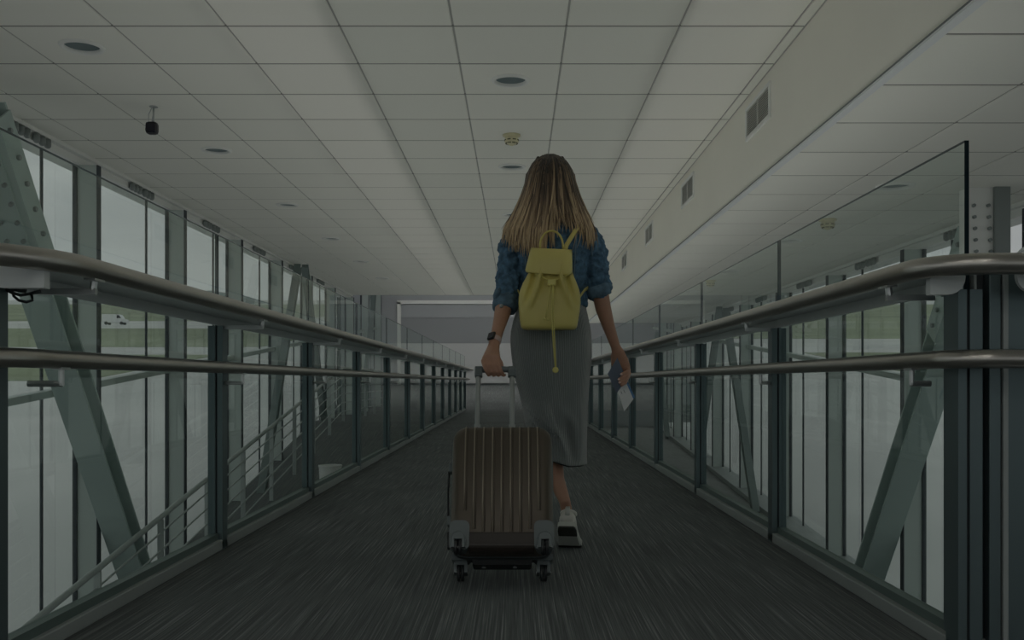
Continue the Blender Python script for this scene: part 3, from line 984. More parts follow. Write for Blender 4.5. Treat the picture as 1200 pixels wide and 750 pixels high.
strip('grass_field', 30, 2500, 70, 100, M['grass'], 0.05, 'nearest green grass strip beyond the apron on the right', 'grass', 'stuff')
strip('grass_field', 30, 2500, 135, 900, M['grass'], 0.05, 'far wide green field below the hills on the right', 'grass', 'stuff')
for sx, lab in ((-1, 'distant wooded hills seen through the left windows'), (1, 'distant wooded hills seen through the right windows')):
    b = MB(); n = 60; front = []; back = []
    xs = [sx * (120 + 2300 * k / n) for k in range(n + 1)]
    ys = 950
    hs = [14 + 12 * math.sin(k * 0.45 + sx) + 8 * math.sin(k * 1.3) + 9 * (k / n) + random.uniform(-2, 2) for k in range(n + 1)]
    rings = []
    for f, hh in ((0, 0), (60, .6), (140, 1), (240, .5), (330, 0)):
        rings.append([(x, ys + f, zgr(ys) - 6 + max(h, 5) * hh) for x, h in zip(xs, hs)])
    b.loft(rings, closed=False, caps=False)
    tag(b.build('hill', M['hill'], smooth=True), lab, 'hill')
# white van on the far taxiway
vx, vy = -86.0, 205.0
root = thing('van', (vx, vy, zgr(vy)), 'tiny white van on the far taxiway beyond the left windows', 'van')
z0 = zgr(vy)
b = MB(); prof = [(-2.6, .5), (2.4, .5), (2.5, 1.1), (1.7, 1.3), (1.1, 2.2), (-2.6, 2.3)]
b.loft([[(vx + x, vy - 0.9, z0 + z) for x, z in prof], [(vx + x, vy + 0.9, z0 + z) for x, z in prof]]); b.build('body', M['vanw'], root)
for x in (-1.7, 1.6):
    for yy in (-0.92, 0.72): MB().lathe([(0.01, 0), (0.36, 0), (0.36, 0.2), (0.01, 0.2)], (vx + x, vy + yy, z0 + .36), 14, axis='y').build('wheel', M['black'], root)
MB().hexa([(vx + 0.6, vy - .93, z0 + 1.4), (vx + 1.5, vy - .93, z0 + 1.4), (vx + 1.5, vy - .89, z0 + 1.4), (vx + .6, vy - .89, z0 + 1.4),
           (vx + .6, vy - .93, z0 + 2.05), (vx + 1.1, vy - .93, z0 + 2.05), (vx + 1.1, vy - .89, z0 + 2.05), (vx + .6, vy - .89, z0 + 2.05)]).build('side_window', M['lens'], root)

# ------------------------------------------------------------------ suitcase
TH = math.radians(25)
SX, SY = -0.05, 3.41
case = thing('suitcase', (SX, SY, -0.0105), 'brown ribbed hard-shell suitcase tilted on its wheels behind the woman', 'suitcase', rot=(-TH, 0, 0))
W2, H0, H1 = 0.179, 0.066, 0.529
def rrect(w, z0, z1, r, y, n=6):
    pts = []
    for cx_, cz_, a0 in ((w - r, z0 + r, -PI / 2), (w - r, z1 - r, 0), (-w + r, z1 - r, PI / 2), (-w + r, z0 + r, PI)):
        for k in range(n + 1):
            a = a0 + PI / 2 * k / n
            pts.append((cx_ + r * math.cos(a), y, cz_ + r * math.sin(a)))
    return pts
def shell(y_seam, y_face, m, name, fil=0.032):
    sg = 1 if y_face > y_seam else -1
    rings = [rrect(W2, H0, H1, 0.055, y_seam)]
    d = abs(y_face - y_seam)
    rings.append(rrect(W2, H0, H1, 0.055, y_seam + sg * (d - fil)))
    for k in range(1, 7):
        a = PI / 2 * k / 6
        ins = fil * (1 - math.cos(a))
        rings.append(rrect(W2 - ins, H0 + ins, H1 - ins, max(0.055 - ins * .4, .02), y_seam + sg * (d - fil + fil * math.sin(a))))
    return MB().loft(rings).build(name, m, case, smooth=True, local=True, angle=50)
fs = shell(-0.112, -0.205, M['case'], 'front_shell', 0.036)
bs = shell(-0.098, -0.005, M['case_b'], 'back_shell', 0.03)
# zip band
rings = [rrect(W2 + 0.004, H0 - 0.004, H1 + 0.004, 0.057, -0.113), rrect(W2 + 0.005, H0 - 0.005, H1 + 0.005, 0.058, -0.105), rrect(W2 + 0.004, H0 - 0.004, H1 + 0.004, 0.057, -0.097)]
MB().loft(rings, caps=False).build('zip_band', M['case_k'], case, smooth=True, local=True)
for yy in (-0.119, -0.091):
    MB().loft([rrect(W2 + 0.002, H0 - 0.002, H1 + 0.002, 0.056, yy - 0.003), rrect(W2 + 0.0045, H0 - 0.0045, H1 + 0.0045, 0.057, yy), rrect(W2 + 0.002, H0 - 0.002, H1 + 0.002, 0.056, yy + 0.003)], caps=False).build('piping', M['case_g'], case, smooth=True, local=True)
# ribs run down the face and over the top edge
def ribpath(x, zb, y_f=-0.205, fil=0.036):
    p = [(x, y_f - 0.0005, zb), (x, y_f - 0.0005, (zb + H1) / 2), (x, y_f - 0.0005, H1 - fil)]
    for k in range(1, 7):
        a = PI / 2 * k / 6
        p.append((x, y_f + fil * (1 - math.cos(a)), H1 - fil + fil * math.sin(a)))
    p.append((x, -0.125, H1 + 0.0005))
    return p
xs = [-0.128 + 0.0322 * k for k in range(9)]
for k, x in enumerate(xs):
    zb = 0.205 if k in (0, 8) else (0.130 if k not in (1, 7) else 0.14)
    MB().tube(ribpath(x - 0.0035, zb), 0.0026, 6).build('rib', M['case_rib'], fs, smooth=True, local=True)
    MB().tube(ribpath(x + 0.0045, zb), 0.0020, 6).build('rib', M['case'], fs, smooth=True, local=True)
# dark plate set over the shell between the lower wheel housings
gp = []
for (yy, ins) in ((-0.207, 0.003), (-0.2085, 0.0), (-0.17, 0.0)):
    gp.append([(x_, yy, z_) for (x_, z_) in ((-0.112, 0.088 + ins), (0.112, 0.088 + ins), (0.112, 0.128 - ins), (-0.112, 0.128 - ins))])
MB().loft(gp).build('dark_plate', mat('dark_plate', (0.03, 0.023, 0.018), 0.45), case, local=True, bevel=0.002)
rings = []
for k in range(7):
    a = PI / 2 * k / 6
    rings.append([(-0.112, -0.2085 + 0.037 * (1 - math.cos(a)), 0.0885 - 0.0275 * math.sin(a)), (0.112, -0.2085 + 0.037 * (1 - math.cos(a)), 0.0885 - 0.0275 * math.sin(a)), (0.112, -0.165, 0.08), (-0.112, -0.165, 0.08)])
MB().loft(rings).build('dark_plate', bpy.data.materials['dark_plate'], case, local=True)
# corner wheel housings and casters
def caster(x, y, flip, par_lbl):
    w = 0.030
    sgn = -1 if x < 0 else 1
    root_c = None
    hb = MB()
    if flip:        # housing on the front shell corner
        x0, x1 = sorted((x - sgn * 0.036, sgn * (W2 + 0.0005)))
        hb.loft([rr for rr in ([(p[0] + (x0 + x1) / 2, p[1], p[2]) for p in rrect((x1 - x0) / 2, 0.064, 0.168, 0.020, yy)] for yy in (-0.215, -0.210, -0.165))])
        hs = hb.build('wheel_housing', M['case_g'], case, smooth=True, local=True, angle=40)
    else:
        hb.loft([[(p[0] + x, p[1], p[2]) for p in rrect(0.034, 0.066, 0.092, 0.012, yy)] for yy in (-0.068, -0.062, -0.001)])
        hs = hb.build('wheel_housing', M['case_g'], case, smooth=True, local=True, angle=40)
    # fork: rounded arch
    fk = MB()
    zc = 0.060 if flip else 0.025
    yc = -0.222 if flip else -0.03
    zc = 0.070 if flip else 0.029
    arch = []
    hgt = 0.056 if flip else 0.050
    for yy in ((-0.246, -0.242, -0.200) if flip else (-0.057, -0.053, -0.006)):
        ins = 0.004 if yy in (-0.246, -0.055) else 0
        ring = [(x - 0.024 + ins, yy, zc - 0.004), (x - 0.024 + ins, yy, zc + hgt * .5)]
        for k in range(1, 8):
            a = PI - PI * k / 8
            ring.append((x + (0.024 - ins) * math.cos(a), yy, zc + hgt * .5 + (0.024 - ins) * math.sin(a)))
        ring += [(x + 0.024 - ins, yy, zc + hgt * .5), (x + 0.024 - ins, yy, zc - 0.004),
                 (x + 0.013, yy, zc - 0.004), (x + 0.013, yy, zc + 0.024), (x - 0.013, yy, zc + 0.024), (x - 0.013, yy, zc - 0.004)]
        arch.append(ring)
    fk.loft(arch)
    f_ = fk.build('caster_fork', M['case_g'], hs, smooth=True, local=True, angle=35)
    cyw = -0.226 if flip else -0.031
    rw = 0.027 if flip else 0.029
    for dx in (-0.007, 0.007):
        MB().lathe([(0.003, -0.0055), (rw - .003, -0.0055), (rw, -0.003), (rw, 0.003), (rw - .003, 0.0055), (0.003, 0.0055)], (x + dx, cyw, zc), 20, axis='x', caps=True).build('wheel', M['case_k'], hs, smooth=True, local=True, angle=40)
    MB().tube([(x - 0.026, cyw, zc), (x + 0.026, cyw, zc)], 0.005, 10).build('axle', M['silver'], hs, local=True)
for sx_ in (-1, 1):
    caster(sx_ * 0.147, 0, True, '')
    caster(sx_ * 0.147, 0, False, '')
# bottom grip and feet screws
MB().loft([[(p[0], p[1], p[2]) for p in rrect(0.105, 0.046, 0.072, 0.01, yy)] for yy in (-0.085, -0.080, -0.01)]).build('base_plate', M['case_k'], case, smooth=True, local=True, angle=40)
for sx_ in (-1, 1):
    MB().lathe([(0.001, 0.0), (0.007, 0.0), (0.007, 0.004), (0.001, 0.005)], (sx_ * 0.055 - 0.01, -0.055, 0.041), 12).build('screw', M['silver'], case, local=True)
# trolley handle
HX = -0.032
for sx_ in (-1, 1):
    x = HX + sx_ * 0.066
    MB().tube([(x, -0.030, 0.44), (x, -0.030, 0.60)], [(0.0125, 0.009)] * 2, 12, side=(1, 0, 0)).build('outer_tube', M['silver'], case, smooth=True, local=True, angle=40)
    MB().tube([(x, -0.030, 0.59), (x, -0.030, 0.818)], [(0.0095, 0.007)] * 2, 12, side=(1, 0, 0)).build('inner_tube', M['silver'], case, smooth=True, local=True, angle=40)
gr_ = MB().tube([(HX - 0.078, -0.030, 0.831), (HX - 0.03, -0.030, 0.833), (HX + 0.03, -0.030, 0.833), (HX + 0.078, -0.030, 0.831)], [(0.013, 0.012), (0.0125, 0.011), (0.0125, 0.011), (0.013, 0.012)], 12, rnd=False)
gr_.box(HX - 0.080, HX - 0.050, -0.041, -0.019, 0.800, 0.843)
gr_.box(HX + 0.050, HX + 0.080, -0.041, -0.019, 0.800, 0.843)
gr_.build('grip', M['case_g'], case, smooth=True, local=True, bevel=0.003, angle=40)
# side carry handle
sh = MB().tube([(-W2 - 0.004, -0.105, 0.20), (-W2 - 0.014, -0.105, 0.215), (-W2 - 0.017, -0.105, 0.30), (-W2 - 0.016, -0.105, 0.38), (-W2 - 0.004, -0.105, 0.40)], [(0.012, .004)] * 5, 8, side=(0, 1, 0))
s_o = sh.build('side_handle', M['case_k'], case, smooth=True, local=True)
for z in (0.195, 0.395):
    MB().box(-W2 - 0.016, -W2 + 0.004, -0.122, -0.088, z - 0.018, z + 0.018).build('handle_mount', M['case_g'], s_o, local=True, bevel=0.004)
MB().box(-W2 - 0.014, -W2 + 0.002, -0.122, -0.088, 0.095, 0.155).build('combination_lock', M['case_k'], case, local=True, bevel=0.004)

# ------------------------------------------------------------------ person
PX, PY = 0.145, 4.08
per = thing('person', (PX, PY, 0), 'woman seen from behind in denim jacket and grey skirt, pulling a suitcase', 'person')
S = MB()
def q(u, v, y): return at(u, v, y)
def shift(p, d): return Vector(p) + Vector(d)
# head with face turned away
hc = q(646, 211, 4.10)
S.ell(hc, (0.074, 0.094, 0.108), 20, 14)
S.ell(shift(hc, (0, 0.030, -0.062)), (0.056, 0.062, 0.062), 16, 10)
S.ell(shift(hc, (0, 0.078, -0.105)), (0.022, 0.018, 0.016), 10, 6)            # chin
S.ell(shift(hc, (0, 0.100, -0.030)), (0.011, 0.018, 0.024), 10, 6)            # nose
S.ell(shift(hc, (0, 0.092, -0.073)), (0.024, 0.011, 0.010), 10, 6)            # lips
S.ell(shift(hc, (0, 0.084, 0.012)), (0.05, 0.014, 0.012), 10, 6)              # brow
for sx_ in (-1, 1): S.ell(shift(hc, (sx_ * 0.075, 0.0, -0.015)), (0.010, 0.018, 0.030), 8, 6)
S.tube([q(646, 228, 4.085), q(646, 250, 4.065), q(646, 270, 4.06)], [0.052, 0.050, 0.062], 14, rnd=True)
# torso
def ringv(v, ul, ur, yc, ry, n=32, pw=2.3):
    yy = yc
    a, c = q(ul, v, yy), q(ur, v, yy)
    cx_, rx = (a.x + c.x) / 2, (c.x - a.x) / 2
    out = []
    for k in range(n):
        t = 2 * PI * k / n
        ct, st = math.cos(t), math.sin(t)
        out.append(Vector((cx_ + rx * math.copysign(abs(ct) ** (2 / pw), ct), yc + ry * math.copysign(abs(st) ** (2 / pw), st), a.z)))
    return out
S.loft([ringv(*r) for r in ((262, 624, 668, 4.06, .05), (270, 606, 687, 4.06, .07), (285, 608, 685, 4.06, .085), (310, 612, 680, 4.06, .09), (345, 618, 676, 4.06, .085), (380, 611, 682, 4.06, .10), (410, 608, 686, 4.06, .105), (430, 612, 684, 4.07, .10))])
# legs: right one trailing on its toes, left one forward
RA = q(662, 588, 4.015)
S.tube([q(665, 410, 4.07), q(662, 460, 4.09), q(649, 512, 4.15), q(647, 538, 4.10), q(652, 562, 4.05), RA, q(664.5, 601, 4.035)], [0.080, 0.070, 0.050, 0.046, 0.035, 0.024, 0.024], 16, rnd=True)
LA = Vector((0.085, 4.50, 0.075))
S.tube([q(630, 410, 4.07), q(634, 460, 4.15), Vector((0.098, 4.28, 0.48)), Vector((0.08, 4.40, 0.34)), Vector((0.084, 4.47, 0.15)), LA], [0.078, 0.062, 0.048, 0.050, 0.034, 0.030], 16, rnd=True)
# arms
LW = q(579.5, 401, 3.83)
S.tube([q(602, 281, 4.06), q(596, 318, 4.04), q(592, 345, 3.99), q(589, 366, 3.94), q(584, 385, 3.88), LW], [0.045, 0.042, 0.036, 0.034, 0.026, 0.0215], 16, rnd=True)
RW = q(721, 405, 4.10)
S.tube([q(690, 281, 4.06), q(698, 315, 4.06), q(703, 342, 4.06), q(707, 362, 4.07), q(714, 385, 4.09), RW], [0.045, 0.042, 0.036, 0.034, 0.026, 0.0205], 16, rnd=True)
# left hand closing round the grip (bar runs along x)
rot = Matrix.Rotation(-TH, 4, 'X')
def case_w(p): return rot @ Vector(p) + Vector((SX, SY, -0.0105))
bar = case_w((HX, -0.030, 0.832)); by, bz = bar.y, bar.z
kn = []
S.tube([LW, shift(LW, (-0.006, -0.02, -0.03)), Vector((-0.098, by - 0.004, bz + 0.044)), Vector((-0.098, by - 0.006, bz + 0.026))],
       [(0.021, 0.020), (0.026, 0.019), (0.037, 0.018), (0.038, 0.014)], 14, side=(1, 0, 0.15), rnd=True)
fing_l = []
for k in range(4):
    x0 = -0.131 + 0.0192 * k
    r = (0.0070, 0.0077, 0.0079, 0.0075)[k]
    L_ = (0.9, 1.0, 1.05, 1.0)[k]
    pts = [Vector((x0, by - 0.010, bz + 0.034)), Vector((x0 + 0.006, by - 0.026, bz + 0.016)), Vector((x0 + 0.015, by - 0.025, bz - 0.008 * L_)),
           Vector((x0 + 0.023, by - 0.012, bz - 0.022)), Vector((x0 + 0.028, by + 0.006, bz - 0.021))]
    S.tube(pts, [r * 1.1, r * 1.1, r, r * .95, r * .85], 10, rnd=True)
S.tube([Vector((-0.078, by + 0.004, bz + 0.050)), Vector((-0.062, by + 0.022, bz + 0.026)), Vector((-0.058, by + 0.027, bz + 0.002)), Vector((-0.066, by + 0.020, bz - 0.016))], [0.012, 0.011, 0.010, 0.0085], 10, rnd=True)
# right hand holding the passport
S.tube([RW, q(724.5, 414, 4.105), q(727.5, 423, 4.115), q(730, 431, 4.125)], [(0.020, 0.016), (0.028, 0.017), (0.033, 0.016), (0.033, 0.013)], 14, side=(0.85, -0.25, 0.4), rnd=True)
fin = [((733.5, 430), (737, 433.5), (734.6, 436), (728.5, 438.5)), ((734, 433), (737.5, 437.5), (735, 440), (725.6, 444.5)),
       ((733, 437), (736.5, 441.5), (734, 444), (726.6, 448.2)), ((731, 439), (734.5, 445.5), (733, 448.5), (728.5, 451.5))]
tips = []
for k, f in enumerate(fin):
    yy = (4.128, 4.112, 4.088, 4.080)
    pts = [q(f[j][0], f[j][1], yy[j]) for j in range(4)]
    r = (0.0085, 0.0088, 0.0085, 0.0075)[k]
    S.tube(pts, [r * 1.1, r * 1.05, r, r * .85], 10, rnd=True)
    tips.append((pts[3], (pts[3] - pts[2]).normalized()))
S.tube([q(721, 411, 4.115), q(718.5, 418, 4.135), q(719, 427, 4.135), q(722, 435, 4.122)], [0.013, 0.012, 0.010, 0.0085], 10, rnd=True)
body = S.build('body', M['skin'], per)
remesh(body, 0.0031, 3)
for p, d in tips[:3]:
    n_ = MB(); c = p + Vector((0, -0.0068, 0.001)) + d * 0.003
    n_.ell(c, (0.0055, 0.0016, 0.0040), 8, 6)
    n_.build('fingernail', M['nail'], body, smooth=True)
for sx_ in (-1, 1):
    MB().ell(shift(hc, (sx_ * 0.031, 0.083, -0.006)), (0.012, 0.010, 0.008), 12, 8).build('eye', M['eye'], body, smooth=True)

# jacket
J = MB()
J.loft([ringv(*r) for r in ((256, 633, 661, 4.065, .052), (261, 622, 672, 4.06, .066), (267, 609, 685, 4.06, .082), (275, 603, 692, 4.06, .097), (290, 603, 692, 4.06, .108), (310, 605, 689, 4.06, .113), (335, 607, 687, 4.06, .110), (352, 607, 688, 4.06, .112), (359, 608, 687, 4.06, .110))])
slL = [q(606, 279, 4.06), q(600, 292, 4.055), q(597.5, 315, 4.04), q(595.5, 335, 4.01), q(593.5, 350, 3.985)]
J.tube(slL, [0.050, 0.052, 0.050, 0.049, 0.049], 18, rnd=True)
slR = [q(688, 279, 4.06), q(695, 292, 4.06), q(698, 312, 4.06), q(700, 330, 4.06), q(701, 340, 4.06)]
J.tube(slR, [0.050, 0.052, 0.051, 0.049, 0.047], 18, rnd=True)
jk = J.build('jacket', M['denim'], per)
remesh(jk, 0.005, 2, (0.034, 0.030))
def cuff(pts, rr, name):
    b = MB(); b.tube(pts, rr, 22)
    o = b.build(name, M['denim_l'], jk)
    remesh(o, 0.004, 2, (0.012, 0.03))
    return o
cuff([q(594, 347, 3.99), q(593, 353, 3.98), q(591.8, 360, 3.97), q(591.2, 364, 3.965)], [0.049, 0.054, 0.053, 0.047], 'cuff')
cuff([q(586, 338, 3.955), q(583, 345, 3.95), q(580, 351, 3.95)], [(0.008), 0.016, 0.007], 'cuff_tab')
cuff([q(700, 335, 4.055), q(701.5, 340, 4.055), q(703, 345, 4.055), q(704, 348, 4.055)], [0.050, 0.056, 0.053, 0.046], 'cuff')
cuff([q(712, 333, 4.03), q(714, 337, 4.03), q(715, 340, 4.035)], [0.007, 0.014, 0.008], 'cuff_tab')
MB().lathe([(0.001, -0.004), (0.0075, -0.004), (0.0085, 0.0), (0.001, 0.004)], q(587.5, 358.5, 3.912), 14, axis='y').build('button', M['silver'], jk, smooth=True)
def seam(pts, r=0.0028):
    MB().tube(pts, r, 6).build('seam', M['stitch'], jk, smooth=True)
seam([q(676, 270, 3.975), q(675, 285, 3.949), q(674, 300, 3.943), q(673, 315, 3.943), q(672, 335, 3.946)])
seam([q(616, 300, 3.945), q(617, 320, 3.943), q(618, 345, 3.945)])
seam([q(690, 273, 3.99), q(693, 285, 3.985), q(694, 300, 3.99)])
b = MB(); b.tube([q(622, 264, 4.0), q(634, 262, 3.985), q(646, 261.5, 3.98), q(660, 262, 3.985), q(672, 264, 4.0)], [(0.004, .016)] * 5, 10, side=(0, -1, .3))
b.build('collar', M['denim'], jk, smooth=True)

# skirt with folds
def ridge(u, v, a, c, w, amp):
    ax, ay = a; bx_, by_ = c
    dx, dy = bx_ - ax, by_ - ay
    L2 = dx * dx + dy * dy
    t = max(0, min(1, ((u - ax) * dx + (v - ay) * dy) / L2))
    d2 = (u - ax - t * dx) ** 2 + (v - ay - t * dy) ** 2
    return 1.7 * amp * math.exp(-d2 / (1.1 * w * w)) * math.sin(PI * min(1, max(0.0, 0.15 + 0.7 * t)))
RID = [((612, 474), (654, 508), 3.2, 0.020), ((614, 478), (640, 500), 2.5, -0.012), ((640, 474), (652, 506), 2.6, 0.016), ((650, 500), (663, 530), 3, 0.014), ((636, 505), (652, 512), 2.5, -0.012),
       ((655, 475), (676, 500), 5, 0.006), ((664, 495), (672, 535), 5, -0.016), ((611, 480), (618, 500), 2.5, 0.012), ((683, 480), (686, 540), 4, 0.008), ((620, 490), (650, 516), 2.6, 0.014)]
prof = [(346, 613, 683, 4.06, .098), (352, 611, 684, 4.06, .100), (362, 606, 687, 4.06, .106), (375, 601.5, 690, 4.06, .113), (390, 598.5, 692.5, 4.06, .118), (402, 598, 693.5, 4.06, .118), (415, 599, 693.5, 4.06, .116),
        (430, 601, 692.5, 4.06, .113), (445, 604, 691, 4.065, .112), (460, 608, 690, 4.075, .114), (475, 611.5, 689, 4.085, .118), (490, 614, 688.5, 4.095, .124), (505, 616, 688, 4.105, .13), (520, 618, 687.5, 4.115, .138), (535, 619, 687.5, 4.12, .145), (543, 620, 688, 4.12, .148)]
fine = []
for i in range(len(prof) - 1):
    for s in range(4):
        t = s / 4
        fine.append(tuple(prof[i][k] * (1 - t) + prof[i + 1][k] * t for k in range(5)))
fine.append(prof[-1])
NK = 128
rings = []
for (v, ul, ur, yc, ry) in fine:
    # hem dips to the right, rises on the left
    r0 = ringv(v, ul, ur, yc, ry, NK, 2.1)
    out = []
    for k, p in enumerate(r0):
        p = p.copy()
        t = 2 * PI * k / NK
        u = 605 + p.x / p.y * F
        if math.sin(t) < 0.2:
            dd = sum(ridge(u, v, *rd) for rd in RID)
            p.y -= dd * min(1, 0.2 - math.sin(t))
        fr_ = max(0, (v - 480) / 63.0)
        p.z += fr_ ** 2 * 0.045 * max(0, min(1, (668 - u) / 45.0))
        out.append(p)
    rings.append(out)
inner = [[p + (Vector((sum(q_.x for q_ in r) / NK, sum(q_.y for q_ in r) / NK, p.z)) - p) * 0.03 for p in r] for r in reversed(rings[-24:])]
b = MB(); b.loft(rings + inner, caps=False)
sk = b.build('skirt', M['skirt'], per, smooth=True, fix=False)
uvl = sk.data.uv_layers.new(name='UVMap')
for poly in sk.data.polygons:
    ks = [sk.data.loops[li].vertex_index for li in poly.loop_indices]
    cols_ = [vi % NK for vi in ks]
    wrap = max(cols_) - min(cols_) > NK / 2
    for li, vi in zip(poly.loop_indices, ks):
        c_ = vi % NK
        if wrap and c_ < NK / 2: c_ += NK
        uvl.data[li].uv = (c_ / NK, (vi // NK) / len(fine))
bm = bmesh.new(); bm.from_mesh(sk.data); bmesh.ops.recalc_face_normals(bm, faces=bm.faces); bm.to_mesh(sk.data); bm.free()
# dark lining seen under the hem
hemr = rings[-1]
MB().loft([[Vector((p.x * .88 + (PX + 0.04) * .12, p.y * .88 + 4.12 * .12, p.z + 0.010)) for p in hemr], [Vector((p.x * .88 + (PX + 0.04) * .12, p.y * .88 + 4.12 * .12, p.z - 0.006)) for p in hemr]]).build('skirt_lining', M['trouser_in'], sk, smooth=True)

# hair
def interp(tab, v):
    for i in range(len(tab) - 1):
        if v <= tab[i + 1][0]:
            a, c = tab[i], tab[i + 1]
            t = max(0, (v - a[0]) / (c[0] - a[0]))
            t = t * 1.0
            return a[1] + (c[1] - a[1]) * t
    return tab[-1][1]
HW = [(180, 2), (182, 9), (185, 14.5), (190, 19.5), (200, 24.5), (215, 28.5), (230, 33.5), (245, 40), (258, 47), (268, 52), (282, 54), (305, 52)]
UC = [(180, 645), (220, 645), (260, 644.5), (300, 643)]
YB = [(180, 4.085), (182, 4.06), (186, 4.03), (192, 4.005), (202, 3.985), (215, 3.975), (235, 3.967), (255, 3.955), (270, 3.940), (285, 3.932), (305, 3.928)]
DP = [(180, .03), (190, .07), (205, .10), (240, .10), (260, .095), (300, .085)]
def hp(a, v, dy=0.0):
    u = interp(UC, v) + a * interp(HW, v)
    y = interp(YB, v) + (1 - math.sqrt(max(0, 1 - min(1, a * a)))) * interp(DP, v) + dy
    return q(u, v, y)
def vend(a):
    if a < -0.85: return random.uniform(266, 290)
    if a < -0.6: return random.uniform(276, 297)
    if a < -0.1: return random.uniform(282, 304)
    if a < 0.10: return random.uniform(262, 296)
    if a < 0.45: return random.uniform(246, 266)
    if a < 0.72: return random.uniform(252, 276)
    return random.uniform(262, 294)
Hm = MB(); lockv = []
def addlock(pts, rr, val):
    n0 = len(Hm.v)
    Hm.tube(pts, rr, 6, side=(1, 0, 0))
    lockv.extend([val] * (len(Hm.v) - n0))
vs_ = [181, 183, 187, 192, 198, 205, 213, 222, 232, 243, 254, 265, 276, 287, 298]
# base sheet, closed volume
na = 25
outer = []; inn = []
for v in [180.6, 182, 184, 187, 191, 196, 202, 210, 219, 229, 239, 248, 254]:
    outer.append([hp(-0.97 + 1.94 * k / (na - 1), v, 0.006) for k in range(na)] + [hp(0.97 - 1.94 * k / (na - 1), v, 0.05) for k in range(na)])
n0 = len(Hm.v); Hm.loft(outer); lockv.extend([0.25] * (len(Hm.v) - n0))
n0 = len(Hm.v); Hm.ell(shift(hc, (0, 0.006, 0.004)), (0.079, 0.095, 0.104), 20, 12); lockv.extend([0.2] * (len(Hm.v) - n0))
for i in range(620):
    a = random.uniform(-1.0, 1.0)
    if i % 7 == 0: a = random.choice((-1, 1)) * random.uniform(0.86, 1.02)
    ve = vend(a)
    wisp = i % 6 == 1
    wander = random.uniform(-0.30, 0.30) if wisp else random.uniform(-0.13, 0.13); ph = random.uniform(0, 6.3); amp = random.uniform(0.005, 0.03)
    dy = random.uniform(-0.010, 0.010) - (0.004 if wisp else 0)
    sv = random.choice((180.5, 181, 182, 184)) if i % 5 else random.uniform(185, 215)
    N = 13; pts = []; rr = []
    r0 = random.uniform(0.0014, 0.0024) if wisp else random.uniform(0.0026, 0.0056)
    for k in range(N):
        t = k / (N - 1)
        v = sv + (ve - sv) * (t ** 1.15)
        aa = a + wander * t * t + amp * math.sin(ph + 5 * t)
        if abs(aa) > 1.0: aa = math.copysign(1.0 + (abs(aa) - 1) * .5, aa)
        pts.append(hp(aa, v, dy))
        f = (0.45 + 0.75 * min(1, t * 3)) if t < 0.4 else (1.2 if t < 0.7 else 1.2 * (1 - (t - 0.7) / 0.3 * 0.9))
        rr.append((r0 * f * 1.25, r0 * f * 0.6))
    addlock(pts, rr, random.random())
# side locks hanging over the front of the shoulders
for i in range(40):
    sx_ = random.choice((-1, 1)); u0 = 645 + sx_ * random.uniform(20, 30)
    pts = [q(645 + sx_ * random.uniform(4, 14), 184, 4.12), q(645 + sx_ * 27, 205, 4.13), q(645 + sx_ * 31, 230, 4.13), q(645 + sx_ * random.uniform(32, 38), 255, 4.14), q(645 + sx_ * random.uniform(28, 38), 290, 4.17)]
    addlock(pts, [(0.006, .004), (0.007, .005), (0.007, .005), (0.006, .004), (0.001, .001)], random.random())
hair = Hm.build('hair', M['hair'], per, smooth=True)
at_ = hair.data.attributes.new('lock', 'FLOAT', 'POINT')
at_.data.foreach_set('value', lockv)

